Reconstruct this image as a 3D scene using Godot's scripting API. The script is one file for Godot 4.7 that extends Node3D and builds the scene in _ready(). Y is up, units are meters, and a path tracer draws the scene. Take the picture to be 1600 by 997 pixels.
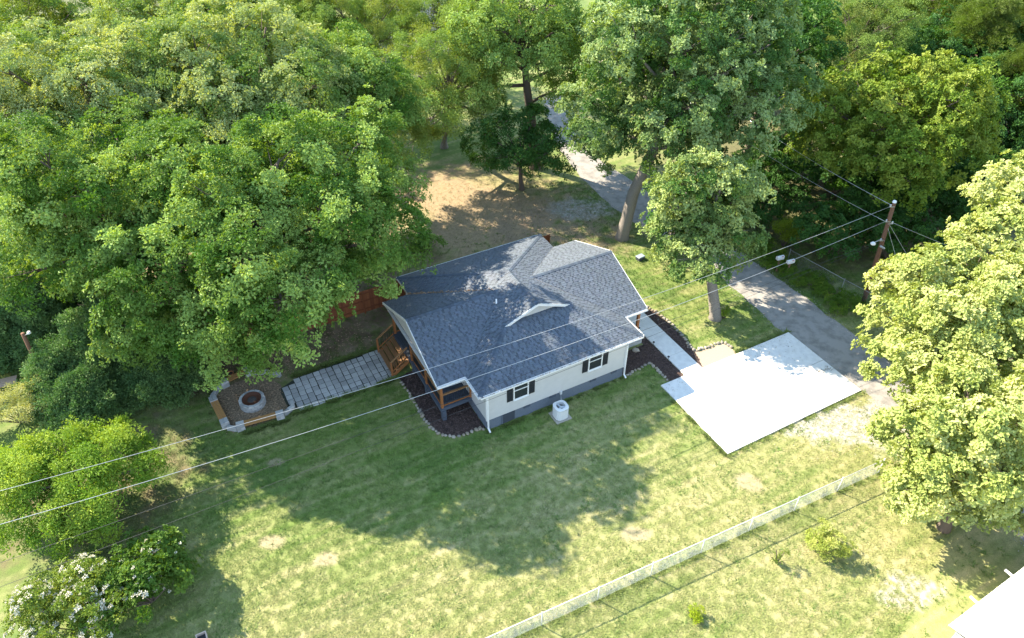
extends Node3D
# Aerial view of a small white house with a shingled hip roof, lawn, drive slab and big shade trees.

const CAM_H := 32.0
const FOCAL := 1157.6           # pixels, for a 1600 x 997 frame
const PITCH := 39.96            # degrees below the horizon
const HOUSE_ANG := 28.2         # the house is turned by this about the vertical
const HOUSE_AT := Vector3(-1.407, 0, -28.251)

var rng := RandomNumberGenerator.new()
var taken := {}
var M := {}
var n_big := FastNoiseLite.new()
var n_mid := FastNoiseLite.new()
var n_fine := FastNoiseLite.new()
var n_streak := FastNoiseLite.new()
var road_poly := PackedVector2Array()
var road_left: Array = []
var road_right: Array = []
var spray := {}

# ---------------------------------------------------------------- camera, sky, sun
func setup_view():
	var cam := Camera3D.new()
	cam.name = "camera"
	cam.position = Vector3(0, CAM_H, 0)
	cam.rotation_degrees = Vector3(-PITCH, 0, 0)
	cam.fov = 2.0 * rad_to_deg(atan(498.5 / FOCAL))
	cam.near = 0.1
	cam.far = 2000.0
	add_child(cam)
	cam.current = true
	var sm := ProceduralSkyMaterial.new()
	sm.sky_top_color = Color(0.49, 0.60, 0.73)
	sm.sky_horizon_color = Color(0.89, 0.90, 0.885)
	sm.sky_curve = 0.12
	sm.ground_bottom_color = Color(0.25, 0.28, 0.2)
	sm.ground_horizon_color = Color(0.55, 0.62, 0.66)
	sm.sun_angle_max = 12.0
	var sky := Sky.new()
	sky.sky_material = sm
	var env := Environment.new()
	env.background_mode = Environment.BG_SKY
	env.sky = sky
	env.background_energy_multiplier = 1.05
	env.tonemap_mode = Environment.TONE_MAPPER_LINEAR
	env.tonemap_exposure = 3.6
	env.sdfgi_enabled = true
	env.ssao_enabled = true
	env.ssil_enabled = true
	var we := WorldEnvironment.new()
	we.name = "world_environment"
	we.environment = env
	add_child(we)
	var sun := DirectionalLight3D.new()
	sun.name = "sun"
	sun.light_energy = 1.6
	sun.light_color = Color(1.0, 0.945, 0.85)
	sun.light_angular_distance = 0.5
	sun.shadow_enabled = true
	# sunlight runs to the right and towards the camera: 1.07 m and 0.60 m for each metre down
	sun.look_at_from_position(Vector3.ZERO, Vector3(1.07, -1.0, 0.60), Vector3.UP)
	add_child(sun)

# ---------------------------------------------------------------- helpers
func ground_at(px: float, py: float, h := 0.0) -> Vector3:
	# where the ray of a photo pixel meets the level h
	var p := deg_to_rad(PITCH)
	var a := (px - 800.0) / FOCAL
	var b := (py - 498.5) / FOCAL
	var d := (CAM_H - h) / (sin(p) + b * cos(p))
	return Vector3(a * d, h, -d * (cos(p) - b * sin(p)))

func uv_at(u: float, v: float, h := 0.0) -> Vector3:
	# house coordinates: u along the front wall, v towards its back
	var a := deg_to_rad(HOUSE_ANG)
	return HOUSE_AT + Vector3(cos(a), 0, -sin(a)) * u + Vector3(-sin(a), 0, -cos(a)) * v + Vector3(0, h, 0)

func to_uv(x: float, z: float) -> Vector2:
	var a := deg_to_rad(HOUSE_ANG)
	var q := Vector3(x, 0, z) - HOUSE_AT
	return Vector2(q.x * cos(a) - q.z * sin(a), -q.x * sin(a) - q.z * cos(a))

func lin(r: float, g: float, b: float) -> Color:
	return Color(r, g, b).linear_to_srgb()

func mat(key: String, r: float, g: float, b: float, rough := 0.85, opt := {}) -> StandardMaterial3D:
	if M.has(key):
		return M[key]
	var m := StandardMaterial3D.new()
	m.resource_name = key
	m.albedo_color = lin(r, g, b)
	m.roughness = rough
	m.metallic = opt.get("metal", 0.0)
	m.metallic_specular = opt.get("spec", 0.5)
	if opt.has("vcol"):
		m.vertex_color_use_as_albedo = true
		m.albedo_color = Color.WHITE
	if opt.has("backlight"):
		m.backlight_enabled = true
		m.backlight = opt.backlight
	if opt.has("noise"):
		# grain: [frequency, dark, bright, metres per tile]
		var q: Array = opt.noise
		m.albedo_texture = grain(q[0], q[1], q[2], int(q[4]) if q.size() > 4 else 7)
		m.uv1_triplanar = true
		m.uv1_world_triplanar = opt.get("world", true)
		m.uv1_scale = Vector3.ONE / q[3]
	m.cull_mode = BaseMaterial3D.CULL_DISABLED
	M[key] = m
	return m

func grain(freq: float, lo: float, hi: float, sd: int) -> NoiseTexture2D:
	var n := FastNoiseLite.new()
	n.noise_type = FastNoiseLite.TYPE_SIMPLEX_SMOOTH
	n.frequency = freq
	n.fractal_octaves = 5
	n.fractal_gain = 0.62
	n.seed = sd
	var t := NoiseTexture2D.new()
	t.width = 512
	t.height = 512
	t.seamless = true
	t.noise = n
	var gr := Gradient.new()
	gr.set_color(0, lin(lo, lo, lo))
	gr.set_color(1, lin(hi, hi, hi))
	t.color_ramp = gr
	return t

func numbered(called: String) -> String:
	if not taken.has(called):
		taken[called] = 0
		return called
	taken[called] += 1
	return "%s_%03d" % [called, taken[called]]

func thing(called: String, label: String, category: String, at := Vector3.ZERO, turn := 0.0, group := "") -> Node3D:
	var o := Node3D.new()
	o.name = numbered(called)
	add_child(o)
	o.position = at
	o.rotation.y = turn
	tag(o, label, category, group)
	return o

func tag(o: Node, label: String, category: String, group := ""):
	o.set_meta("label", label)
	o.set_meta("category", category)
	if group != "":
		o.set_meta("group", group)

func part(called: String, mesh: Mesh, m: Material, parent: Node, at := Vector3.ZERO, rot := Vector3.ZERO) -> MeshInstance3D:
	var o := MeshInstance3D.new()
	o.name = called
	o.mesh = mesh
	if m:
		o.material_override = m
	o.position = at
	o.rotation = rot
	parent.add_child(o, true)
	return o

func struct(called: String, mesh: Mesh, m: Material) -> MeshInstance3D:
	var o := part(numbered(called), mesh, m, self)
	o.set_meta("kind", "structure")
	return o

func box(called: String, size: Vector3, at: Vector3, m: Material, parent: Node, rot := Vector3.ZERO) -> MeshInstance3D:
	var b := BoxMesh.new()
	b.size = size
	return part(called, b, m, parent, at, rot)

func bevel_box(size: Vector3, bev: float) -> ArrayMesh:
	# a block with its upper edges cut off
	var st := begin()
	var x := size.x / 2
	var z := size.z / 2
	var y0 := -size.y / 2
	var y1 := size.y / 2 - bev
	var y2 := size.y / 2
	var lo := [Vector3(-x, y0, -z), Vector3(x, y0, -z), Vector3(x, y0, z), Vector3(-x, y0, z)]
	var mi := [Vector3(-x, y1, -z), Vector3(x, y1, -z), Vector3(x, y1, z), Vector3(-x, y1, z)]
	var hi := [Vector3(-x + bev, y2, -z + bev), Vector3(x - bev, y2, -z + bev), Vector3(x - bev, y2, z - bev), Vector3(-x + bev, y2, z - bev)]
	for k in 4:
		var j := (k + 1) % 4
		quad(st, lo[k], lo[j], mi[j], mi[k])
		quad(st, mi[k], mi[j], hi[j], hi[k])
	quad(st, hi[0], hi[1], hi[2], hi[3])
	st.generate_normals()
	return st.commit()

func quad(st: SurfaceTool, a: Vector3, b: Vector3, c: Vector3, d: Vector3):
	for p in [a, b, c, a, c, d]:
		st.add_vertex(p)

func begin() -> SurfaceTool:
	var st := SurfaceTool.new()
	st.begin(Mesh.PRIMITIVE_TRIANGLES)
	st.set_smooth_group(-1)
	return st

func done(st: SurfaceTool) -> ArrayMesh:
	st.generate_normals()
	return st.commit()

func st_box(st: SurfaceTool, c: Vector3, s: Vector3):
	var x := s.x / 2
	var y := s.y / 2
	var z := s.z / 2
	var p := [Vector3(-x, -y, -z), Vector3(x, -y, -z), Vector3(x, -y, z), Vector3(-x, -y, z), Vector3(-x, y, -z), Vector3(x, y, -z), Vector3(x, y, z), Vector3(-x, y, z)]
	for k in 8:
		p[k] += c
	quad(st, p[0], p[1], p[2], p[3])
	quad(st, p[4], p[7], p[6], p[5])
	for k in 4:
		var j := (k + 1) % 4
		quad(st, p[k], p[k + 4], p[j + 4], p[j])

func st_tube(st: SurfaceTool, pts: Array, rad: Array, sides := 6, close := true):
	var rings := []
	for k in pts.size():
		var d: Vector3 = (pts[min(k + 1, pts.size() - 1)] - pts[max(k - 1, 0)]).normalized()
		var a := d.cross(Vector3.UP if absf(d.y) < 0.9 else Vector3.RIGHT).normalized()
		var b := d.cross(a)
		var ring := []
		for i in sides:
			var t := TAU * i / sides
			ring.append(pts[k] + (a * cos(t) + b * sin(t)) * rad[k])
		rings.append(ring)
	for k in pts.size() - 1:
		for i in sides:
			var j := (i + 1) % sides
			quad(st, rings[k][i], rings[k + 1][i], rings[k + 1][j], rings[k][j])
	if close:
		var e := pts.size() - 1
		for i in range(1, sides - 1):
			for p in [rings[0][0], rings[0][i], rings[0][i + 1], rings[e][0], rings[e][i + 1], rings[e][i]]:
				st.add_vertex(p)

func tube(pts: Array, rad: Array, sides := 6) -> ArrayMesh:
	var st := SurfaceTool.new()
	st.begin(Mesh.PRIMITIVE_TRIANGLES)
	st.set_smooth_group(0)
	st_tube(st, pts, rad, sides)
	st.generate_normals()
	return st.commit()

func lathe(profile: Array, sides := 24) -> ArrayMesh:
	var st := begin()
	st.set_smooth_group(0)
	for k in profile.size() - 1:
		for i in sides:
			var a := TAU * i / sides
			var b := TAU * (i + 1) / sides
			var p: Vector2 = profile[k]
			var q: Vector2 = profile[k + 1]
			quad(st, Vector3(p.x * cos(a), p.y, p.x * sin(a)), Vector3(q.x * cos(a), q.y, q.x * sin(a)), Vector3(q.x * cos(b), q.y, q.x * sin(b)), Vector3(p.x * cos(b), p.y, p.x * sin(b)))
	return done(st)

func jag(st: SurfaceTool, c: Vector3, s: Vector3, r: RandomNumberGenerator):
	# a rough lump of stone: a jittered, squashed icosahedron
	var t := 1.618
	var vs := [Vector3(-1, t, 0), Vector3(1, t, 0), Vector3(-1, -t, 0), Vector3(1, -t, 0), Vector3(0, -1, t), Vector3(0, 1, t), Vector3(0, -1, -t), Vector3(0, 1, -t), Vector3(t, 0, -1), Vector3(t, 0, 1), Vector3(-t, 0, -1), Vector3(-t, 0, 1)]
	var q := []
	for v in vs:
		q.append(c + v.normalized() * r.randf_range(0.8, 1.15) * s * 0.5)
	for f in [[0, 11, 5], [0, 5, 1], [0, 1, 7], [0, 7, 10], [0, 10, 11], [1, 5, 9], [5, 11, 4], [11, 10, 2], [10, 7, 6], [7, 1, 8], [3, 9, 4], [3, 4, 2], [3, 2, 6], [3, 6, 8], [3, 8, 9], [4, 9, 5], [2, 4, 11], [6, 2, 10], [8, 6, 7], [9, 8, 1]]:
		for k in [0, 2, 1]:
			st.add_vertex(q[f[k]])

func stone(s: Vector3, sd: int) -> ArrayMesh:
	var r := RandomNumberGenerator.new()
	r.seed = sd
	var st := begin()
	jag(st, Vector3.ZERO, s, r)
	return done(st)

# ---------------------------------------------------------------- ground
func zone(x: float, z: float, cx: float, cz: float, rx: float, rz: float) -> float:
	var d := Vector2((x - cx) / rx, (z - cz) / rz).length() + n_mid.get_noise_2d(x * 1.3, z * 1.3) * 0.35
	return 1.0 - smoothstep(0.6, 1.05, d)

func ground_colour(x: float, z: float) -> Color:
	# what grows or lies here: green turf, dry straw-coloured turf, bare tan soil, brown leaf litter, pale gravel
	var a := n_big.get_noise_2d(x, z)
	var b := n_mid.get_noise_2d(x, z)
	var f := n_fine.get_noise_2d(x, z)
	var q := to_uv(x, z)
	var s := n_streak.get_noise_2d(q.x * 0.16, q.y * 1.5)
	var green := Color(0.130, 0.195, 0.032)
	var dark := Color(0.085, 0.150, 0.028)
	var dry := Color(0.350, 0.320, 0.140)
	var tan := Color(0.40, 0.31, 0.205)
	var litter := Color(0.17, 0.115, 0.07)
	var gravel := Color(0.46, 0.43, 0.385)
	# the strip of turf far from the house is the driest
	var far_front := smoothstep(1.0, -9.0, q.y) * smoothstep(-30.0, -12.0, q.x)
	var dryness := clampf(0.20 + 0.50 * far_front + a * 0.36 + b * 0.05 + s * 0.42 + f * 0.14, 0.0, 1.0)
	var c := green.lerp(dry, dryness)
	c = c.lerp(dark, clampf(-a * 0.9 - b * 0.4 - far_front, 0.0, 0.6))
	var bare := smoothstep(0.34, 0.62, b * 0.8 + s * 0.45 + f * 0.25 + 0.12)
	c = c.lerp(tan, bare * 0.14)
	# bare yard behind the house
	var yard := zone(x, z, -4.0, -52.0, 11.0, 9.0)
	c = c.lerp(Color(0.36, 0.25, 0.155), yard * (0.85 - 0.4 * clampf(a * 2.0, 0.0, 1.0)))
	var yard2 := zone(x, z, 4.0, -49.0, 7.0, 4.5)
	c = c.lerp(litter.lerp(tan, 0.35), yard2 * clampf(0.6 + b, 0.0, 0.8))
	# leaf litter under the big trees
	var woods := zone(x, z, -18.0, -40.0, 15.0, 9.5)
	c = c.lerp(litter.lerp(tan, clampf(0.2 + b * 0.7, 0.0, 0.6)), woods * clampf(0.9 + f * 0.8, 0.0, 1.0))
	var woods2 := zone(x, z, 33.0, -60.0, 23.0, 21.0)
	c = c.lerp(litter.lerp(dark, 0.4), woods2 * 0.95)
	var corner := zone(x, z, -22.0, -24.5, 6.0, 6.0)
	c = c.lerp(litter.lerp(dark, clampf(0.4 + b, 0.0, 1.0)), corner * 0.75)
	# gravel by the road and at the end of the slab
	var gr := zone(x, z, 5.5, -52.2, 3.0, 2.0)
	c = c.lerp(gravel.darkened(0.25), gr * clampf(0.7 + f, 0.0, 1.0))
	var gr2 := maxf(zone(x, z, 18.6, -29.0, 4.0, 2.0), zone(x, z, 21.2, -28.6, 2.0, 2.6))
	c = c.lerp(gravel, gr2 * clampf(0.85 + f * 1.2, 0.0, 1.0))
	var patch := maxf(zone(x, z, 18.7, -18.4, 1.6, 1.1), zone(x, z, 17.4, -18.0, 0.6, 0.5))
	c = c.lerp(gravel.lerp(tan, 0.3), patch * clampf(0.6 + f * 1.6, 0.0, 1.0))
	# worn spots in the lawn
	for w in [[6.2, -21.4, 0.8], [-11.9, -21.0, 0.7], [-12.9, -26.0, 0.5], [12.6, -24.6, 1.0], [-9.0, -20.0, 0.7]]:
		c = c.lerp(tan, 0.6 * zone(x, z, w[0], w[1], w[2], w[2] * 0.7))
	var g := 1.0 + f * 0.2
	return Color(c.r * g, c.g * g, c.b * g)

func build_ground():
	var big := PlaneMesh.new()
	big.size = Vector2(1200, 1200)
	var gm := mat("ground", 0.105, 0.125, 0.045, 0.95, {"noise": [0.02, 0.35, 1.5, 9.0]})
	var g := struct("ground", big, gm)
	g.position = Vector3(0, -0.012, -60)
	# the lawn and yard, with its colours worked out on a grid
	var W := 1100
	var Hh := 1100
	var x0 := -46.0
	var x1 := 46.0
	var z0 := -112.0
	var z1 := -6.0
	var data := PackedByteArray()
	data.resize(W * Hh * 3)
	var k := 0
	for j in Hh:
		var z := z0 + (z1 - z0) * (j + 0.5) / Hh
		for i in W:
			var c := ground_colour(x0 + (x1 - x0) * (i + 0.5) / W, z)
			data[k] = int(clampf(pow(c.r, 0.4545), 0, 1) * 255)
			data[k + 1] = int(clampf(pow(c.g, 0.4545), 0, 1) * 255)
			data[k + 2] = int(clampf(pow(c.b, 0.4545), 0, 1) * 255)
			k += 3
	var img := Image.create_from_data(W, Hh, false, Image.FORMAT_RGB8, data)
	var lm := StandardMaterial3D.new()
	lm.albedo_texture = ImageTexture.create_from_image(img)
	lm.roughness = 0.95
	lm.detail_enabled = true
	lm.detail_blend_mode = BaseMaterial3D.BLEND_MODE_MUL
	lm.detail_uv_layer = BaseMaterial3D.DETAIL_UV_2
	lm.detail_albedo = grain(0.09, 0.5, 1.4, 21)
	lm.uv2_scale = Vector3(26, 30, 1)
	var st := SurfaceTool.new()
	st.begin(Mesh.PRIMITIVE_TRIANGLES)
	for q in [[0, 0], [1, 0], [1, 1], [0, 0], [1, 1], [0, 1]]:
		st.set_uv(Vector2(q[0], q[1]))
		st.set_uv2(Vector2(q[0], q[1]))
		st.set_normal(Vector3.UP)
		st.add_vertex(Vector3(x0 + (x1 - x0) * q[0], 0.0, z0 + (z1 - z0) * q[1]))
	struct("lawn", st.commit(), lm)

func covered(x: float, z: float) -> bool:
	# true where no grass grows: house, slab, walk, beds, paving, fire pit, road
	var q := to_uv(x, z)
	if q.x > -2.0 and q.x < 9.6 and q.y > -0.02 and q.y < 12.2: return true
	if q.x > 9.2 and q.x < 12.7 and q.y > 1.6 and q.y < 10.4: return true
	if q.x > 10.85 and q.x < 21.3 and q.y > -7.85 and q.y < -1.7: return true
	if q.x > 9.3 and q.x < 14.9 and q.y > -1.8 and q.y < 5.2 and not (q.x > 9.3 and q.x < 11.6 and q.y < 0.05): return true
	if q.x > 13.9 and q.x < 16.9 and q.y > -1.8 and q.y < -0.5: return true
	if q.x > -3.0 and q.x < 0.0 and q.y > 0.6 and q.y < 9.3: return true
	if q.x > -9.6 and q.x < -2.7 and q.y > 6.5 and q.y < 9.45: return true
	if Vector2((q.x + 11.2) / 2.3, (q.y - 8.8) / 2.3).length() < 1.0: return true
	return Geometry2D.is_point_in_polygon(Vector2(x, z), road_poly)

func build_grass():
	var st := begin()
	var r := RandomNumberGenerator.new()
	r.seed = 5
	for k in 9:
		var a := r.randf() * TAU
		var p := Vector3(cos(a), 0, sin(a)) * r.randf_range(0.0, 0.07)
		var l := Vector3(cos(a + r.randf_range(-1.2, 1.2)), 0, sin(a + r.randf_range(-1.2, 1.2))) * r.randf_range(0.02, 0.07)
		var s := Vector3(-sin(a), 0, cos(a)) * 0.008
		var hgt := r.randf_range(0.025, 0.06)
		for v in [p - s, p + l + Vector3(0, hgt, 0), p + s]:
			st.add_vertex(v)
	var mesh := done(st)
	mesh.surface_set_material(0, mat("grass_blades", 1, 1, 1, 0.8, {"vcol": 1, "backlight": Color(0.35, 0.4, 0.15)}))
	var xf := []
	var cl := []
	for k in 260000:
		var z := -14.5 - pow(r.randf(), 1.25) * 42.0
		var half := 3.0 + absf(z) * 0.88
		var x := r.randf_range(-minf(half, 30.0), minf(half, 28.0))
		if n_fine.get_noise_2d(x * 0.6 + 40.0, z * 0.6) < -0.22 or covered(x, z):
			continue
		var c := ground_colour(x, z)
		# bare soil and gravel carry few tufts
		if c.r > c.g * 1.12 and r.randf() < 0.75:
			continue
		var t := r.randf_range(0.75, 1.3)
		cl.append(Color(c.r * t * 0.95, c.g * t * 1.05, c.b * t * 0.9))
		xf.append(Transform3D(Basis(Vector3.UP, r.randf() * TAU).scaled(Vector3.ONE * r.randf_range(0.7, 1.5)), Vector3(x, 0, z)))
	for k in 9000:
		# coarser weed tufts in drifts
		var z := -14.5 - pow(r.randf(), 1.3) * 36.0
		var x := r.randf_range(-20.0, 24.0)
		if n_mid.get_noise_2d(x * 0.7 - 30.0, z * 0.7) < 0.12 or covered(x, z):
			continue
		var t := r.randf_range(0.6, 1.2)
		cl.append(Color(0.105 * t, 0.185 * t, 0.03 * t))
		xf.append(Transform3D(Basis(Vector3.UP, r.randf() * TAU).scaled(Vector3.ONE * r.randf_range(1.5, 2.6)), Vector3(x, 0, z)))
	# unmown tufts along the edges of the slab, the walls, the paving and the fence
	var lines := []
	for q in [[10.83, -7.88, 21.33, -7.88], [10.83, -7.88, 10.83, -1.7], [0.0, -0.06, 9.3, -0.06], [-9.5, 6.5, -3.0, 6.42], [-9.0, 9.62, -3.2, 9.6], [17.0, -1.66, 21.3, -1.66], [-12.6, 6.4, -9.6, 6.2]]:
		lines.append([uv_at(q[0], q[1]), uv_at(q[2], q[3]), 900, 0.05])
	lines.append([ground_at(760, 1017), ground_at(1372, 739), 2600, 0.06])
	for ln in lines:
		for k in ln[2]:
			var p: Vector3 = ln[0].lerp(ln[1], r.randf()) + Vector3(r.randfn(0, ln[3]), 0, r.randfn(0, ln[3]))
			if n_fine.get_noise_2d(p.x * 0.4, p.z * 0.4) < -0.05: continue
			var t := r.randf_range(0.7, 1.2)
			cl.append(Color(0.15 * t, 0.20 * t, 0.045 * t))
			xf.append(Transform3D(Basis(Vector3.UP, r.randf() * TAU).scaled(Vector3.ONE * r.randf_range(1.3, 2.8)), p))
	var o := multi("grass", mesh, xf, cl, self)
	o.name = numbered("grass")
	o.set_meta("kind", "stuff")
	tag(o, "short mown grass growing all over the lawn", "grass")

func multi(called: String, mesh: Mesh, xf: Array, cl: Array, parent: Node) -> MultiMeshInstance3D:
	var mm := MultiMesh.new()
	mm.transform_format = MultiMesh.TRANSFORM_3D
	mm.use_colors = true
	mm.mesh = mesh
	mm.instance_count = xf.size()
	for k in xf.size():
		mm.set_instance_transform(k, xf[k])
		mm.set_instance_color(k, cl[k])
	var o := MultiMeshInstance3D.new()
	o.name = called
	o.multimesh = mm
	parent.add_child(o, true)
	return o

func sheet(poly: Array, y: float) -> ArrayMesh:
	var pv := PackedVector2Array()
	for p in poly:
		pv.append(Vector2(p.x, p.z))
	var idx := Geometry2D.triangulate_polygon(pv)
	var st := SurfaceTool.new()
	st.begin(Mesh.PRIMITIVE_TRIANGLES)
	for k in idx:
		st.set_normal(Vector3.UP)
		st.set_uv(pv[k])
		st.add_vertex(Vector3(pv[k].x, y, pv[k].y))
	return st.commit()

func smooth_line(pts: Array, step := 0.5) -> Array:
	var out := []
	for k in pts.size() - 1:
		var a: Vector3 = pts[max(k - 1, 0)]
		var b: Vector3 = pts[k]
		var c: Vector3 = pts[k + 1]
		var d: Vector3 = pts[min(k + 2, pts.size() - 1)]
		var n := int(maxf(1.0, b.distance_to(c) / step))
		for i in n:
			out.append(b.cubic_interpolate(c, a, d, float(i) / n))
	out.append(pts[-1])
	return out

func build_road():
	var l := []
	var r := []
	for p in [[850, 150], [853, 180], [862, 210], [880, 240], [920, 290], [980, 340], [1050, 380], [1110, 420], [1228, 523], [1352, 614]]:
		l.append(ground_at(p[0], p[1]))
	l.append(Vector3(22.7, 0, -28.0))
	l.append(Vector3(24.6, 0, -23.0))
	l.append(Vector3(28.0, 0, -12.0))
	l.append(Vector3(32.0, 0, 2.0))
	for p in [[878, 150], [886, 180], [900, 210], [925, 240], [990, 285], [1075, 340], [1130, 375], [1170, 403], [1250, 460], [1332, 521]]:
		r.append(ground_at(p[0], p[1]))
	r.append(Vector3(24.4, 0, -32.6))
	r.append(Vector3(28.8, 0, -23.0))
	r.append(Vector3(32.2, 0, -12.0))
	r.append(Vector3(36.2, 0, 2.0))
	road_left = smooth_line(l)
	road_right = smooth_line(r)
	var nn := FastNoiseLite.new()
	nn.frequency = 0.5
	nn.seed = 3
	var poly := []
	for p in road_left:
		poly.append(p + Vector3(nn.get_noise_2d(p.x, p.z) * 0.28, 0, 0))
	for k in road_right.size():
		var p: Vector3 = road_right[road_right.size() - 1 - k]
		poly.append(p + Vector3(nn.get_noise_2d(p.x + 50, p.z) * 0.28, 0, 0))
	for p in poly:
		road_poly.append(Vector2(p.x, p.z))
	var rm := mat("asphalt", 0.28, 0.265, 0.245, 0.9, {"noise": [0.012, 0.55, 1.4, 7.0]})
	rm.detail_enabled = false
	struct("road", sheet(poly, 0.012), rm)

# ---------------------------------------------------------------- the house
func roof_plane(parent: Node, o: Vector3, along: Vector3, up: Vector3, poly: Array, sd: int):
	# poly in (along, up-slope) metres; laid with overlapping courses of laminated shingles
	var r := RandomNumberGenerator.new()
	r.seed = sd
	var nrm := along.cross(up).normalized()
	if nrm.y < 0: nrm = -nrm
	var st := begin()
	var bmin := 1e9
	var bmax := -1e9
	for p in poly:
		bmin = minf(bmin, p.y)
		bmax = maxf(bmax, p.y)
	var ex := 0.143
	var row := 0
	var b := bmin
	while b < bmax - 0.002:
		var b1 := minf(b + ex, bmax)
		var lo := span(poly, b + 0.002)
		var hi := span(poly, b1 - 0.002)
		var wmin := minf(lo.x, hi.x)
		var wmax := maxf(lo.y, hi.y)
		var a := wmin - r.randf() * 0.3
		var raised := r.randf() < 0.5
		while a < wmax:
			raised = not raised
			var w := r.randf_range(0.12, 0.36) if raised else r.randf_range(0.05, 0.17)
			var t := (0.018 if raised else 0.009) + r.randf() * 0.002
			var tone := r.randf_range(0.86, 1.14) if raised else r.randf_range(0.55, 0.82)
			var blue := r.randf_range(0.98, 1.05)
			st.set_color(Color(0.092 * tone, 0.112 * tone, 0.138 * tone * blue))
			var al := clampf(a, lo.x, lo.y)
			var ar := clampf(a + w, lo.x, lo.y)
			var bl := clampf(a, hi.x, hi.y)
			var br := clampf(a + w, hi.x, hi.y)
			if ar - al > 0.004 or br - bl > 0.004:
				var p0 := o + along * al + up * b + nrm * t
				var p1 := o + along * ar + up * b + nrm * t
				var p2 := o + along * br + up * (b1 + 0.004) + nrm * (t - 0.007)
				var p3 := o + along * bl + up * (b1 + 0.004) + nrm * (t - 0.007)
				quad(st, p0, p1, p2, p3)
				quad(st, p0, p1, p1 - nrm * 0.02, p0 - nrm * 0.02)
				quad(st, p1, p2, p2 - nrm * 0.012, p1 - nrm * 0.012)
			a += w
		b += ex
		row += 1
	var sh := part("shingles", done(st), mat("shingle", 1, 1, 1, 0.72, {"vcol": 1}), parent)
	sh.set_meta("kind", "stuff")

func span(poly: Array, y: float) -> Vector2:
	var lo := 1e9
	var hi := -1e9
	for k in poly.size():
		var p: Vector2 = poly[k]
		var q: Vector2 = poly[(k + 1) % poly.size()]
		if (p.y <= y and q.y > y) or (q.y <= y and p.y > y):
			var x := p.x + (q.x - p.x) * (y - p.y) / (q.y - p.y)
			lo = minf(lo, x)
			hi = maxf(hi, x)
	return Vector2(lo, hi) if lo < hi else Vector2(0, 0)

func L(u: float, v: float, h: float) -> Vector3:   # house-local
	return Vector3(u, h, -v)

func cap_strip(parent: Node, a: Vector3, b: Vector3, side: Vector3, drop: float, sd: int):
	# ridge or hip cap shingles laid along a-b
	var r := RandomNumberGenerator.new()
	r.seed = sd
	var st := begin()
	var n := int(a.distance_to(b) / 0.16)
	var d := (b - a) / n
	for k in n:
		var tone := r.randf_range(0.65, 1.05)
		st.set_color(Color(0.075 * tone, 0.098 * tone, 0.130 * tone))
		var p := a + d * k + Vector3(0, 0.036, 0)
		var q := a + d * (k + 1.05) + Vector3(0, 0.026, 0)
		var s := side * 0.15
		var dn := Vector3(0, -drop * 0.15, 0)
		quad(st, p, q, q + s + dn, p + s + dn)
		quad(st, p, q, q - s + dn, p - s + dn)
	var c := part("ridge_cap", done(st), mat("shingle", 1, 1, 1, 0.72, {"vcol": 1}), parent)
	c.set_meta("kind", "stuff")

func siding(parent: Node, a: Vector3, b: Vector3, y0: float, y1: float, out: Vector3):
	# lapped boards between a and b, facing out
	var st := begin()
	var e := 0.112
	var y := y0
	while y < y1 - 0.01:
		var t := minf(y + e, y1)
		var f := out * 0.016
		var g := out * 0.003
		quad(st, Vector3(a.x, y, a.z) + f, Vector3(b.x, y, b.z) + f, Vector3(b.x, t, b.z) + g, Vector3(a.x, t, a.z) + g)
		quad(st, Vector3(a.x, y, a.z), Vector3(b.x, y, b.z), Vector3(b.x, y, b.z) + f, Vector3(a.x, y, a.z) + f)
		y += e
	part("siding", done(st), M.siding, parent)

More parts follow.
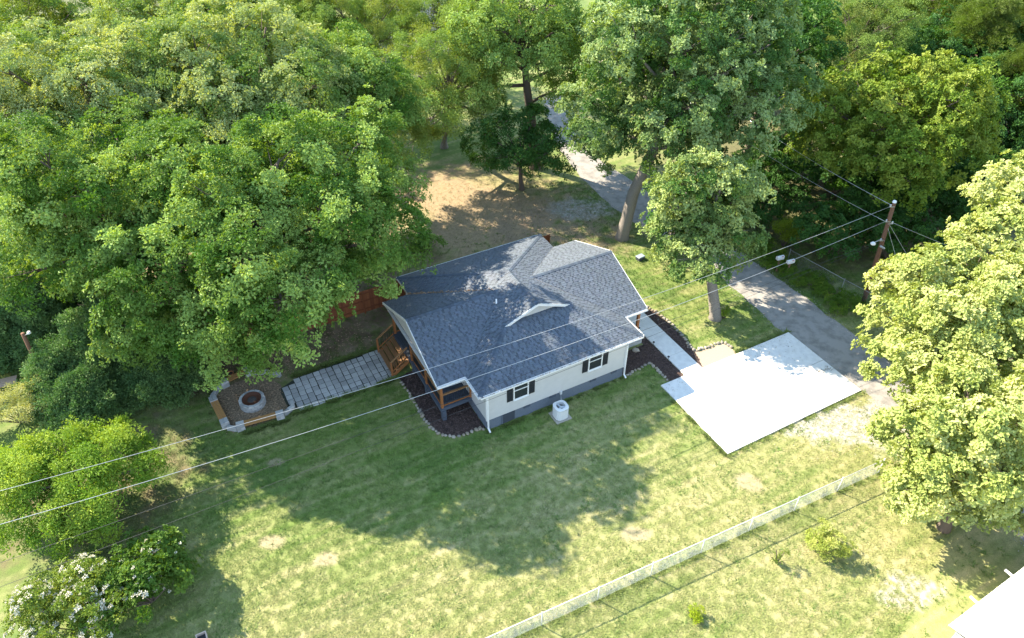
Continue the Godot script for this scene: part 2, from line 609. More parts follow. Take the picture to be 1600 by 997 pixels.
func build_house():
	var white := mat("white_trim", 0.78, 0.78, 0.77, 0.5)
	mat("siding", 0.56, 0.555, 0.54, 0.55, {"noise": [0.01, 0.9, 1.05, 3.0]})
	var found := mat("foundation_paint", 0.14, 0.17, 0.215, 0.85, {"noise": [0.03, 0.7, 1.2, 1.5]})
	var dark := mat("shutter_black", 0.018, 0.02, 0.024, 0.45)
	var glass := mat("window_glass", 0.03, 0.035, 0.04, 0.06)
	var cedar := mat("stained_timber", 0.34, 0.135, 0.045, 0.6, {"noise": [0.02, 0.6, 1.25, 0.7]})
	var tread := mat("tread_timber", 0.36, 0.19, 0.085, 0.65, {"noise": [0.02, 0.65, 1.2, 0.8]})
	var deckm := mat("deck_paint", 0.075, 0.095, 0.13, 0.6, {"noise": [0.02, 0.75, 1.2, 1.0]})
	var iron := mat("baluster_black", 0.012, 0.012, 0.014, 0.4)
	var metal := mat("vent_metal", 0.5, 0.52, 0.54, 0.4, {"metal": 0.6})
	var hs := thing("house", "white clapboard house with dark grey shingled hip roof and two gabled porches", "house", HOUSE_AT, deg_to_rad(HOUSE_ANG))
	var u0 := -0.42
	var u1 := 10.36
	var v0 := -0.10
	var v1 := 12.14
	var he := 3.05
	var pm := 0.403
	var ur := (u0 + u1) / 2
	var hw := (u1 - u0) / 2
	var hr := he + pm * hw
	var gv := 3.28
	var gu := u0 + gv - v0
	var wl := -2.16
	var wv0 := 1.73
	var wv1 := 10.13
	var ru := 12.10
	var rv0 := 1.85
	var rv1 := 10.32
	var wu := 9.31           # right wall
	var vb := 11.75          # back wall
	# foundation and walls
	var fnd := part("foundation", BoxMesh.new(), found, hs)
	fnd.mesh.size = Vector3(wu - 0.06, 0.95, vb - 0.06)
	fnd.position = Vector3(wu / 2, 0.415, -vb / 2)
	box("wall_core", Vector3(wu - 0.02, 2.15, vb - 0.02), Vector3(wu / 2, 1.93, -vb / 2), M.siding, hs)
	siding(hs, L(0, 0, 0), L(wu, 0, 0), 0.86, 2.86, Vector3(0, 0, 1))
	siding(hs, L(0, vb, 0), L(0, 0, 0), 0.86, 3.0, Vector3(-1, 0, 0))
	siding(hs, L(wu, 0, 0), L(wu, vb, 0), 0.86, 3.0, Vector3(1, 0, 0))
	siding(hs, L(wu, vb, 0), L(0, vb, 0), 0.86, 3.0, Vector3(0, 0, -1))
	for p in [[0.0, 0.0], [wu, 0.0], [0.0, vb], [wu, vb]]:
		box("corner_board", Vector3(0.09, 2.02, 0.09), L(p[0], p[1], 1.86), white, hs)
	# roof planes
	var rs := sqrt(1 + pm * pm)
	var upu := Vector3(1, pm, 0) / rs
	var roof := Node3D.new()
	roof.name = "roof"
	hs.add_child(roof)
	# left: along = v, up = +u ; right: up = -u
	var hipb := v1 - hw
	roof_plane(roof, L(u0, 0, he), Vector3(0, 0, -1), upu, [Vector2(v0, 0), Vector2(v1, 0), Vector2(hipb, hw * rs), Vector2(gv - 0.22, hw * rs), Vector2(gv - 0.22, (gu - 0.22 - u0) * rs), ], 11)
	roof_plane(roof, L(u1, 0, he), Vector3(0, 0, -1), Vector3(-1, pm, 0) / rs, [Vector2(v0, 0), Vector2(v1, 0), Vector2(hipb, hw * rs), Vector2(gv - 0.22, hw * rs), Vector2(gv - 0.22, (gu - 0.22 - u0) * rs)], 12)
	roof_plane(roof, L(0, v0, he), Vector3(1, 0, 0), Vector3(0, pm, -1) / rs, [Vector2(u0, 0), Vector2(u1, 0), Vector2(2 * ur - gu, (gv - v0) * rs), Vector2(gu, (gv - v0) * rs)], 13)
	roof_plane(roof, L(0, v1, he), Vector3(1, 0, 0), Vector3(0, pm, 1) / rs, [Vector2(u0, 0), Vector2(u1, 0), Vector2(ur, hw * rs)], 14)
	# left porch wing and right porch wing
	var wr := (wv1 - wv0) / 2
	var wvm := (wv0 + wv1) / 2
	var wh := he + pm * wr
	roof_plane(roof, L(0, wv0, he), Vector3(1, 0, 0), Vector3(0, pm, -1) / rs, [Vector2(wl, 0), Vector2(u0, 0), Vector2(u0 + wr, wr * rs), Vector2(wl, wr * rs)], 15)
	roof_plane(roof, L(0, wv1, he), Vector3(1, 0, 0), Vector3(0, pm, 1) / rs, [Vector2(wl, 0), Vector2(u0, 0), Vector2(u0 + wr, wr * rs), Vector2(wl, wr * rs)], 16)
	var rr := (rv1 - rv0) / 2
	var rvm := (rv0 + rv1) / 2
	var rh := he + pm * rr
	roof_plane(roof, L(0, rv0, he), Vector3(1, 0, 0), Vector3(0, pm, -1) / rs, [Vector2(u1, 0), Vector2(ru, 0), Vector2(ru, rr * rs), Vector2(u1 - rr, rr * rs)], 17)
	roof_plane(roof, L(0, rv1, he), Vector3(1, 0, 0), Vector3(0, pm, 1) / rs, [Vector2(u1, 0), Vector2(ru, 0), Vector2(ru, rr * rs), Vector2(u1 - rr, rr * rs)], 18)
	# caps
	var k2 := 0.7071
	cap_strip(roof, L(ur, gv - 0.22, hr), L(ur, hipb, hr), Vector3(1, 0, 0), pm, 31)
	cap_strip(roof, L(u0, v0, he), L(gu, gv, he + pm * (gv - v0)), Vector3(k2, 0, k2), pm * k2, 32)
	cap_strip(roof, L(u1, v0, he), L(2 * ur - gu, gv, he + pm * (gv - v0)), Vector3(k2, 0, -k2), pm * k2, 33)
	cap_strip(roof, L(u0, v1, he), L(ur, hipb, hr), Vector3(k2, 0, -k2), pm * k2, 34)
	cap_strip(roof, L(u1, v1, he), L(ur, hipb, hr), Vector3(k2, 0, k2), pm * k2, 35)
	cap_strip(roof, L(wl, wvm, wh), L(u0 + wr, wvm, wh), Vector3(0, 0, 1), pm, 36)
	cap_strip(roof, L(ru, rvm, rh), L(u1 - rr, rvm, rh), Vector3(0, 0, 1), pm, 37)
	# valley flashings show as thin pale lines
	for q in [[L(u1, rv1, he), L(u1 - rr, rvm, rh)], [L(u1, rv0, he), L(u1 - rr, rvm, rh)]]:
		part("valley_line", tube([q[0] + Vector3(0, 0.012, 0), q[1] + Vector3(0, 0.012, 0)], [0.016, 0.016], 5), mat("valley_grey", 0.12, 0.12, 0.125, 0.8), roof)
	# plumbing vent
	var pv := part("vent_pipe", lathe([Vector2(0.0, 0.42), Vector2(0.05, 0.42), Vector2(0.05, 0.0), Vector2(0.13, -0.02)], 12), white, roof)
	pv.position = L(3.25, 5.05, he + pm * 3.3 + 0.03)
	# gablet and gable boards
	var st := begin()
	var gy := he + pm * (gv - v0) + 0.01
	for s in [0.0, 0.05]:
		for p in [L(gu, gv + s, gy), L(2 * ur - gu, gv + s, gy), L(ur, gv + s, hr - 0.03)]:
			st.add_vertex(p)
	part("gablet", done(st), M.siding, roof)
	for sgn in [-1.0, 1.0]:
		var e := L(ur + sgn * (ur - gu + 0.2), gv - 0.2, he + pm * (gv - v0) - 0.09)
		rake(roof, e, L(ur, gv - 0.2, hr), 0.15, white)
	var st2 := begin()
	for s in [0.0, 0.06]:
		for p in [L(wl + 0.22 + s, wv0 + 0.35, he - 0.03), L(wl + 0.22 + s, wv1 - 0.35, he - 0.03), L(wl + 0.22 + s, wvm, wh - 0.1)]:
			st2.add_vertex(p)
	part("gable_board", done(st2), M.siding, roof)
	var st3 := begin()
	for s in [0.0, 0.06]:
		for p in [L(ru - 0.22 - s, rv0 + 0.35, he - 0.03), L(ru - 0.22 - s, rv1 - 0.35, he - 0.03), L(ru - 0.22 - s, rvm, rh - 0.1)]:
			st3.add_vertex(p)
	part("gable_board", done(st3), M.siding, roof)
	for q in [[wl, wv0], [wl, wv1], [ru, rv0], [ru, rv1]]:
		rake(roof, L(q[0], q[1], he), L(q[0], wvm if q[0] < 0 else rvm, wh if q[0] < 0 else rh), 0.16, white)
	# boxed porch beams and soffits
	var soff := mat("soffit", 0.66, 0.66, 0.65, 0.6)
	box("soffit", Vector3(u0 - wl + 0.1, 0.03, wv1 - wv0 - 0.2), L((wl + u0) / 2 + 0.1, wvm, he - 0.14), soff, roof)
	box("soffit", Vector3(ru - u1 + 1.0, 0.03, rv1 - rv0 - 0.2), L((ru + u1) / 2 - 0.45, rvm, he - 0.14), soff, roof)
	box("soffit", Vector3(u1 - u0 - 0.1, 0.03, v1 - v0 - 0.06), L(ur, (v0 + v1) / 2, he - 0.175), soff, roof)
	# fascia and gutters: [from, to, outward]
	var runs := [[L(u0, v0, he), L(u1, v0, he), Vector3(0, 0, 1), true], [L(u0, v0, he), L(u0, wv0, he), Vector3(-1, 0, 0), true], [L(wl, wv0, he), L(u0, wv0, he), Vector3(0, 0, 1), true],
		[L(u1, v0, he), L(u1, rv0, he), Vector3(1, 0, 0), true], [L(u1, rv0, he), L(ru, rv0, he), Vector3(0, 0, 1), true], [L(u0, v1, he), L(u1, v1, he), Vector3(0, 0, -1), true],
		[L(u0, wv1, he), L(u0, v1, he), Vector3(-1, 0, 0), false], [L(wl, wv1, he), L(u0, wv1, he), Vector3(0, 0, -1), false], [L(u1, rv1, he), L(u1, v1, he), Vector3(1, 0, 0), false], [L(u1, rv1, he), L(ru, rv1, he), Vector3(0, 0, -1), false]]
	for q in runs:
		gutter(roof, q[0], q[1], q[2], white, q[3])
	# downspouts
	for q in [[0.0, 0.0], [wu, 0.0]]:
		var d := box("downspout", Vector3(0.085, 2.35, 0.07), L(q[0] + (0.04 if q[0] < 1 else 0.02), -0.075, 1.42), white, hs)
		box("elbow", Vector3(0.08, 0.08, 0.3), Vector3(0, -1.2, 0.1), white, d, Vector3(0.5, 0, 0))
		box("outlet", Vector3(0.08, 0.16, 0.08), Vector3(0, 1.25, 0.0), white, d)
		box("strap", Vector3(0.12, 0.03, 0.075), Vector3(0, 0.3, 0), white, d)
	# front windows with shutters
	for w in [1.70, 6.66]:
		var wn := box("window", Vector3(0.86, 1.06, 0.03), L(w + 0.45, -0.025, 2.31), glass, hs)
		for sx in [-0.45, 0.45]:
			box("frame", Vector3(0.075, 1.14, 0.06), Vector3(sx, 0, 0.012), white, wn)
		for sy in [-0.555, 0.0, 0.555]:
			box("frame" if sy != 0.0 else "sash_rail", Vector3(0.83, 0.07 if sy != 0.0 else 0.05, 0.055), Vector3(0, sy + (0.12 if sy == 0.0 else 0.0), 0.012), white, wn)
		box("sill", Vector3(0.98, 0.04, 0.09), Vector3(0, -0.61, 0.03), white, wn)
		for sx in [-0.70, 0.70]:
			var sh := box("shutter", Vector3(0.37, 1.10, 0.025), L(w + 0.45 + sx, -0.035, 2.29), dark, hs)
			for i in 11:
				box("slat", Vector3(0.29, 0.03, 0.012), Vector3(0, -0.46 + i * 0.092, 0.016), dark, sh, Vector3(0.5, 0, 0))
	# side window on the left wall
	var wn2 := box("window", Vector3(0.03, 0.5, 0.86), L(-0.03, 0.95, 2.45), glass, hs)
	for q in [[0.29, 0.0, 0.06, 0.98], [-0.29, 0.0, 0.06, 0.98]]:
		box("frame", Vector3(0.06, q[2], q[3]), Vector3(-0.01, q[0], q[1]), white, wn2)
	for z in [-0.46, 0.46]:
		box("frame", Vector3(0.06, 0.5, 0.06), Vector3(-0.01, 0, z), white, wn2)
	# door and window under the left porch
	var dr := box("door", Vector3(0.05, 2.03, 0.92), L(-0.03, 7.6, 2.02), mat("door_paint", 0.03, 0.035, 0.045, 0.4), hs)
	box("frame", Vector3(0.04, 2.12, 0.09), Vector3(-0.005, 0.02, 0.51), white, dr)
	box("frame", Vector3(0.04, 2.12, 0.09), Vector3(-0.005, 0.02, -0.51), white, dr)
	part("handle", lathe([Vector2(0, -0.03), Vector2(0.03, 0), Vector2(0, 0.03)], 8), metal, dr, Vector3(-0.05, -0.05, 0.38))
	box("window", Vector3(0.03, 1.1, 1.2), L(-0.025, 4.6, 2.2), glass, hs)
	# front door under the right porch
	var dr2 := box("door", Vector3(0.05, 2.03, 0.92), L(wu + 0.03, 5.0, 2.0), mat("door_wood", 0.2, 0.08, 0.03, 0.5), hs)
	box("frame", Vector3(0.04, 2.12, 0.09), Vector3(0.005, 0.02, 0.51), white, dr2)
	box("frame", Vector3(0.04, 2.12, 0.09), Vector3(0.005, 0.02, -0.51), white, dr2)
	# crawl-space door and vents in the foundation
	var cd := box("crawl_door", Vector3(0.80, 0.66, 0.035), L(1.37, -0.0, 0.47), mat("crawl_door_paint", 0.05, 0.06, 0.08, 0.6), hs)
	box("frame", Vector3(0.05, 0.66, 0.05), Vector3(-0.42, 0, 0.002), found, cd)
	box("frame", Vector3(0.05, 0.66, 0.05), Vector3(0.42, 0, 0.002), found, cd)
	for u in [2.58, 4.3, 7.1, 8.6]:
		var vt := box("foundation_vent", Vector3(0.42, 0.18, 0.03), L(u, -0.01 + 0.03, 0.74), mat("vent_dark", 0.03, 0.035, 0.045, 0.6), hs)
		for i in 3:
			box("louvre", Vector3(0.38, 0.012, 0.02), Vector3(0, -0.05 + i * 0.05, 0.02), found, vt)
	# electric disconnect for the air conditioner
	var bx := box("disconnect_box", Vector3(0.13, 0.24, 0.09), L(4.82, -0.05, 0.83), mat("box_grey", 0.55, 0.57, 0.58, 0.5), hs)
	part("conduit", tube([Vector3(0, -0.1, 0.0), Vector3(0, -0.45, 0.06), Vector3(-0.1, -0.7, 0.3), Vector3(-0.25, -0.74, 0.62)], [0.016, 0.016, 0.018, 0.018], 6), mat("box_grey", 1, 1, 1), bx)
	# left porch: deck, posts, rails
	var dx0 := -1.95
	var deck := box("porch_deck", Vector3(0.06, 0.22, 7.6), L(dx0, 5.7, 0.88), deckm, hs)
	box("rim_board", Vector3(1.95, 0.22, 0.05), L(-0.98, 1.93, 0.88), deckm, hs)
	box("rim_board", Vector3(1.95, 0.22, 0.05), L(-0.98, 9.52, 0.88), deckm, hs)
	for i in 14:
		box("deck_board", Vector3(0.132, 0.03, 7.56), L(dx0 + 0.09 + i * 0.139, 5.72, 1.0), deckm, hs)
	for v in [1.98, 4.4, 6.4, 9.45]:
		box("pier", Vector3(0.24, 0.78, 0.24), L(dx0 + 0.16, v, 0.38), deckm, hs)
	for v in [1.98, 4.2, 6.45, 9.3]:
		box("porch_post", Vector3(0.14, 1.9, 0.14), L(dx0 + 0.1, v, 1.96), cedar, hs)
	for q in [[1.98, 4.2], [4.2, 6.45]]:
		rail(hs, L(dx0 + 0.1, q[0] + 0.07, 1.02), L(dx0 + 0.1, q[1] - 0.07, 1.02), cedar, iron, 0.98)
	rail(hs, L(dx0 + 0.17, 1.98, 1.02), L(-0.03, 1.98, 1.02), cedar, iron, 0.98)
	rail(hs, L(dx0 + 0.17, 9.3, 1.02), L(-0.03, 9.3, 1.02), cedar, iron, 0.98)
	box("porch_post", Vector3(0.1, 0.98, 0.1), L(-0.06, 1.98, 1.5), cedar, hs)
	box("porch_beam", Vector3(0.14, 0.2, 7.6), L(dx0 + 0.1, 5.65, 2.83), cedar, hs)
	# steps down to the pavers
	var sp := Node3D.new()
	sp.name = "steps"
	sp.position = L(dx0 - 0.04, 7.95, 0)
	hs.add_child(sp)
	for i in 4:
		for j in 2:
			box("tread", Vector3(0.138, 0.04, 2.5), Vector3(-0.09 - i * 0.29 - j * 0.145, 0.81 - i * 0.2, 0), tread, sp)
		box("riser", Vector3(0.025, 0.16, 2.46), Vector3(-0.03 - i * 0.29, 0.71 - i * 0.2, 0), cedar, sp)
	for s in [-1.22, 1.22]:
		part("stringer", slant(Vector3(0, 0.78, s), Vector3(-1.2, -0.02, s), 0.05, 0.26), cedar, sp)
		box("newel", Vector3(0.11, 1.15, 0.11), Vector3(-1.14, 0.58, s), cedar, sp)
		part("handrail", slant(Vector3(-0.02, 1.9, s), Vector3(-1.16, 1.13, s), 0.11, 0.06), tread, sp)
		part("lower_rail", slant(Vector3(-0.02, 1.16, s), Vector3(-1.1, 0.42, s), 0.06, 0.06), cedar, sp)
		for i in 7:
			var t := 0.1 + i * 0.135
			box("baluster", Vector3(0.02, 0.68, 0.02), Vector3(-0.02 - 1.12 * t, 1.53 - 0.76 * t, s), iron, sp)
	# right porch: slab and posts
	box("porch_slab", Vector3(2.85, 0.35, 8.1), L(10.75, 6.05, 0.17), mat("porch_concrete", 0.5, 0.5, 0.48, 0.85, {"noise": [0.03, 0.8, 1.1, 2.0]}), hs)
	for v in [2.15, 6.05, 9.95]:
		box("porch_post", Vector3(0.16, 2.55, 0.16), L(11.75, v, 1.62), cedar, hs)
	box("porch_beam", Vector3(0.14, 0.2, 8.0), L(11.75, 6.05, 2.8), cedar, hs)
	for q in [[2.15, 6.05]]:
		pass

func slant(a: Vector3, b: Vector3, w: float, h: float) -> ArrayMesh:
	# a plank from a to b, w wide (z) and h deep
	var st := begin()
	var z := Vector3(0, 0, w / 2)
	var d := Vector3(0, h / 2, 0)
	var p := [a - z - d, a + z - d, a + z + d, a - z + d, b - z - d, b + z - d, b + z + d, b - z + d]
	for k in 4:
		var j := (k + 1) % 4
		quad(st, p[k], p[j], p[j + 4], p[k + 4])
	quad(st, p[0], p[3], p[2], p[1])
	quad(st, p[4], p[5], p[6], p[7])
	return done(st)

func rail(parent: Node, a: Vector3, b: Vector3, wood: Material, iron: Material, h: float):
	var r := Node3D.new()
	r.name = "railing"
	r.position = a
	var d := b - a
	r.rotation.y = atan2(-d.z, d.x)
	parent.add_child(r, true)
	var l := d.length()
	box("top_rail", Vector3(l, 0.05, 0.13), Vector3(l / 2, h, 0), M.tread_timber, r)
	box("bottom_rail", Vector3(l, 0.08, 0.04), Vector3(l / 2, 0.12, 0), wood, r)
	var n := int(l / 0.115)
	for k in n:
		box("baluster", Vector3(0.018, h - 0.18, 0.018), Vector3((k + 0.5) * l / n, h / 2 + 0.06, 0), iron, r)

func rake(parent: Node, lo: Vector3, hi: Vector3, depth: float, m: Material):
	var st := begin()
	var d := (hi - lo)
	var side := d.cross(Vector3.UP).normalized() * 0.013
	var up := Vector3(0, 0.03, 0)
	var dn := Vector3(0, -depth, 0)
	quad(st, lo + up + side, hi + up + side, hi + dn + side, lo + dn + side)
	quad(st, lo + up - side, hi + up - side, hi + dn - side, lo + dn - side)
	quad(st, lo + up - side, lo + up + side, hi + up + side, hi + up - side)
	quad(st, lo + dn - side, lo + dn + side, hi + dn + side, hi + dn - side)
	part("rake_board", done(st), m, parent)

func gutter(parent: Node, a: Vector3, b: Vector3, out: Vector3, m: Material, open: bool):
	var d := (b - a)
	var l := d.length()
	var ang := atan2(-d.z, d.x)
	var mid := (a + b) / 2
	box("fascia", Vector3(l, 0.17, 0.025), mid + Vector3(0, -0.1, 0) + out * 0.005, m, parent, Vector3(0, ang, 0))
	if not open:
		return
	# an open trough: back, bottom, front lip, and the hangers across it
	var g := part("gutter", trough(l), m, parent, mid + Vector3(0, -0.04, 0) + out * 0.022, Vector3(0, ang if out.dot(Vector3(d.z, 0, -d.x)) < 0.0 else ang + PI, 0))
	var n := int(l / 0.75)
	for k in n:
		box("gutter_hanger", Vector3(0.03, 0.008, 0.09), g.transform * Vector3(-l / 2 + (k + 0.5) * l / n, 0.012, 0.045), m, parent, g.rotation)

func trough(l: float) -> ArrayMesh:
	var st := begin()
	for q in [[Vector3(0, -0.045, 0.004), Vector3(l, 0.10, 0.008)], [Vector3(0, -0.095, 0.04), Vector3(l, 0.006, 0.08)], [Vector3(0, -0.045, 0.086), Vector3(l, 0.106, 0.010)]]:
		st_box(st, q[0], q[1])
	return done(st)

# ---------------------------------------------------------------- yard
func build_paving():
	var conc := mat("new_concrete", 0.71, 0.69, 0.655, 0.8, {"noise": [0.012, 0.82, 1.06, 4.0]})
	# parking slab in four pours
	var s := Node3D.new()
	s.name = "parking_slab"
	add_child(s)
	s.position = HOUSE_AT
	s.rotation.y = deg_to_rad(HOUSE_ANG)
	s.set_meta("kind", "structure")
	for i in 2:
		for j in 2:
			part("slab_panel", bevel_box(Vector3(5.17, 0.16, 3.015), 0.012), conc, s, Vector3(10.9 + 2.585 + i * 5.19, 0.02, 7.813 - 1.507 - j * 3.035))
	# leaves and twigs dropped on the slab
	var walk := Node3D.new()
	walk.name = "front_walk"
	add_child(walk)
	walk.position = HOUSE_AT
	walk.rotation.y = deg_to_rad(HOUSE_ANG)
	walk.set_meta("kind", "structure")
	for j in 4:
		part("walk_panel", bevel_box(Vector3(1.36, 0.13, 1.80), 0.01), conc, walk, Vector3(13.42, 0.02, 1.745 - 0.91 - j * 1.815))
	part("walk_panel", bevel_box(Vector3(1.86, 0.13, 1.5), 0.01), conc, walk, Vector3(13.17, 0.022, 1.745 - 8.03))
	# grid of pavers from the steps to the fire pit
	var pp := Node3D.new()
	pp.name = "paver_path"
	add_child(pp)
	pp.position = HOUSE_AT
	pp.rotation.y = deg_to_rad(HOUSE_ANG)
	pp.set_meta("kind", "structure")
	var r := RandomNumberGenerator.new()
	r.seed = 77
	var tones := []
	for k in 6:
		var t := 0.36 + 0.035 * k
		tones.append(mat("paver_%d" % k, t, t * 0.985, t * 0.96, 0.9, {"noise": [0.04, 0.7, 1.2, 0.9, k + 3]}))
	var pm := [bevel_box(Vector3(0.365, 0.09, 0.365), 0.014), bevel_box(Vector3(0.355, 0.09, 0.36), 0.02)]
	for i in 16:
		for j in 7:
			var u := -3.15 - i * 0.405
			var v := 6.72 + j * 0.405 + (0.10 if i < 3 else 0.0)
			if (i > 13 and j > 5) or (i == 15 and j < 2):
				continue
			if i < 2 and j == 6 and i == 0:
				v += 0.0
			part("paver", pm[r.randi() % 2], tones[r.randi() % 6], pp, Vector3(u + r.randf_range(-0.012, 0.012), 0.0 + r.randf_range(-0.008, 0.008), -v + r.randf_range(-0.012, 0.012)), Vector3(r.randf_range(-0.015, 0.015), r.randf_range(-0.03, 0.03), r.randf_range(-0.015, 0.015)))
	var jt := []
	for q in [[-2.92, 6.45], [-2.92, 9.48], [-8.3, 9.42], [-9.6, 8.9], [-9.5, 6.6]]:
		jt.append(uv_at(q[0], q[1]))
	struct("paver_bed", sheet(jt, 0.008), mat("dark_joint_soil", 0.045, 0.05, 0.035, 0.95, {"noise": [0.06, 0.5, 1.6, 1.0]}))

func bed(called: String, pts: Array, y: float, m: Material):
	var w := []
	for q in smooth_ring(pts):
		w.append(uv_at(q[0], q[1]))
	struct(called, sheet(w, y), m)

func smooth_ring(p: Array) -> Array:
	return p

func in_poly(pts: Array, u: float, v: float) -> bool:
	var pv := PackedVector2Array()
	for q in pts:
		pv.append(Vector2(q[0], q[1]))
	return Geometry2D.is_point_in_polygon(Vector2(u, v), pv)

func build_beds():
	var mulch := mat("mulch_soil", 0.08, 0.05, 0.04, 0.95, {"noise": [0.08, 0.35, 1.9, 0.9]})
	var dirt := mat("bare_dirt", 0.38, 0.305, 0.225, 0.95, {"noise": [0.05, 0.6, 1.35, 1.6]})
	var bl := [[-2.1, 6.6], [-2.85, 6.4], [-2.75, 5.4], [-2.7, 4.2], [-2.75, 3.0], [-2.7, 1.7], [-2.35, 0.9], [-1.7, 0.45], [-1.0, 0.35], [-0.35, 0.45], [0.0, 0.25], [0.0, 6.6]]
	var br := [[9.32, 0.0], [10.3, 0.12], [11.55, 0.25], [11.62, -0.9], [11.6, -1.74], [12.72, -1.74], [12.72, 3.4], [12.2, 3.4], [12.2, 1.8], [9.32, 1.8]]
	var bt := [[14.12, -1.74], [14.45, -1.0], [14.85, 0.6], [14.95, 2.6], [14.85, 4.3], [14.1, 5.3], [14.12, 4.0]]
	var bd := [[14.14, -1.74], [17.0, -1.74], [16.9, -0.35], [16.0, -0.42], [14.7, -0.25], [14.47, -0.9]]
	bed("mulch_bed", bl, 0.006, mulch)
	bed("mulch_bed", br, 0.006, mulch)
	bed("mulch_bed", bt, 0.007, mulch)
	bed("dirt_strip", bd, 0.006, dirt)
	# bark chips
	var r := RandomNumberGenerator.new()
	r.seed = 8
	var st := begin()
	st_box(st, Vector3.ZERO, Vector3(0.09, 0.012, 0.03))
	var cm := done(st)
	cm.surface_set_material(0, mat("bark_chip", 1, 1, 1, 0.95, {"vcol": 1}))
	var xf := []
	var cl := []
	for b in [[bl, -2.9, 0.0, 0.2, 6.6, 5200], [br, 9.3, 12.8, -1.8, 3.4, 3200], [bt, 14.1, 15.0, -1.8, 5.3, 1500]]:
		for k in b[5]:
			var u := r.randf_range(b[1], b[2])
			var v := r.randf_range(b[3], b[4])
			if not in_poly(b[0], u, v):
				continue
			var t := r.randf_range(0.35, 1.6)
			cl.append(Color(0.085 * t, 0.055 * t, 0.047 * t))
			xf.append(Transform3D(Basis.from_euler(Vector3(r.randf_range(-0.5, 0.5), r.randf() * TAU, r.randf_range(-0.5, 0.5))).scaled(Vector3.ONE * r.randf_range(0.6, 1.5)), uv_at(u, v, 0.02 + r.randf() * 0.02)))
	for k in 2600:
		# dry leaf scraps and chips on the fire pit floor and under the big oak
		var u := r.randf_range(-13.3, -3.0)
		var v := r.randf_range(6.7, 12.6)
		if u > -9.5 and v < 9.6: continue
		if Vector2(u + 11.25, v - 8.45).length() < 0.8: continue
		if u < -9.3 and v > 10.6 and r.randf() < 0.5: continue
		var t := r.randf_range(0.5, 1.7)
		cl.append(Color(0.30 * t, 0.20 * t, 0.125 * t))
		xf.append(Transform3D(Basis.from_euler(Vector3(r.randf_range(-0.4, 0.4), r.randf() * TAU, r.randf_range(-0.4, 0.4))).scaled(Vector3.ONE * r.randf_range(0.6, 1.3)), uv_at(u, v, 0.016)))
	var o := multi("bark_chips", cm, xf, cl, self)
	o.name = numbered("bark_chips")
	o.set_meta("kind", "stuff")
	tag(o, "brown bark chips and leaf scraps over the beds and fire pit floor", "mulch")
	# stone edging
	var sm := [mat("edge_stone_a", 0.30, 0.255, 0.19, 0.9, {"noise": [0.03, 0.7, 1.25, 0.6]}), mat("edge_stone_b", 0.24, 0.22, 0.185, 0.9, {"noise": [0.03, 0.7, 1.25, 0.6]}), mat("edge_stone_c", 0.36, 0.315, 0.255, 0.9, {"noise": [0.03, 0.7, 1.25, 0.6]})]
	var sh := []
	for k in 5:
		sh.append(stone(Vector3(0.30, 0.17, 0.22), 100 + k))
	edging("low edging of rounded tan stones round the dark bed below the timber porch", [[-2.9, 6.1], [-2.8, 5.0], [-2.8, 3.6], [-2.85, 2.4], [-2.6, 1.2], [-2.0, 0.55], [-1.2, 0.32], [-0.4, 0.38], [-0.08, 0.12]], sm, sh, r)
	edging("low edging of tan stones turning a corner beside the front walk", [[9.5, -0.08], [10.2, 0.02], [11.0, 0.12], [11.55, 0.2], [11.58, -0.5], [11.55, -1.2], [11.56, -1.66]], sm, sh, r)
	edging("long edging of pale stones between the front walk bed and the tree lawn", [[14.6, 5.2], [14.95, 4.0], [15.05, 2.6], [14.95, 1.2], [14.75, 0.2], [14.72, -0.22], [15.6, -0.36], [16.4, -0.34], [16.95, -0.5], [17.05, -1.2]], sm, sh, r)
	var rk := part(numbered("boulder"), stone(Vector3(0.55, 0.34, 0.4), 55), sm[2], self, uv_at(11.35, 1.5, 0.14))
	tag(rk, "single pale boulder lying in the dark bed beside the walk", "boulder")
	# black path lights
	var lm := mat("path_light_black", 0.02, 0.02, 0.022, 0.4)
	var spots := [[12.62, 2.95, "black solar path light on the house side of the walk, nearest the porch"], [12.62, 1.35, "black solar path light on the house side of the walk, middle one of three"], [12.62, -0.2, "black solar path light on the house side of the walk, nearest the parking slab"], [14.28, 3.1, "black solar path light in the bed across the walk, nearer the porch"], [14.3, 0.0, "black solar path light in the bed across the walk, nearer the parking slab"]]
	for q in spots:
		var pl := thing("path_light", q[2], "path light", uv_at(q[0], q[1]), 0.0, "solar lights along the front walk")
		part("stake", tube([Vector3(0, -0.05, 0), Vector3(0, 0.34, 0)], [0.012, 0.012], 6), lm, pl)
		part("lens", lathe([Vector2(0.03, 0.30), Vector2(0.045, 0.40)], 10), mat("path_lens", 0.35, 0.36, 0.36, 0.3), pl)
		part("cap", lathe([Vector2(0.0, 0.46), Vector2(0.05, 0.445), Vector2(0.085, 0.41), Vector2(0.08, 0.395), Vector2(0.0, 0.40)], 12), lm, pl)

func edging(label: String, line: Array, mats: Array, shapes: Array, r: RandomNumberGenerator):
	var pts := []
	for q in line:
		pts.append(uv_at(q[0], q[1]))
	var o := thing("stone_edging", label, "edging", pts[0])
	for k in pts.size() - 1:
		var d: Vector3 = pts[k + 1] - pts[k]
		var n := int(ceil(d.length() / 0.29))
		for i in n:
			part("stone", shapes[r.randi() % shapes.size()], mats[r.randi() % mats.size()], o, pts[k] - pts[0] + d * (i + 0.5) / n + Vector3(r.randf_range(-0.04, 0.04), r.randf_range(0.03, 0.07), r.randf_range(-0.04, 0.04)), Vector3(0, r.randf() * TAU, 0)).scale = Vector3.ONE * r.randf_range(0.75, 1.2)

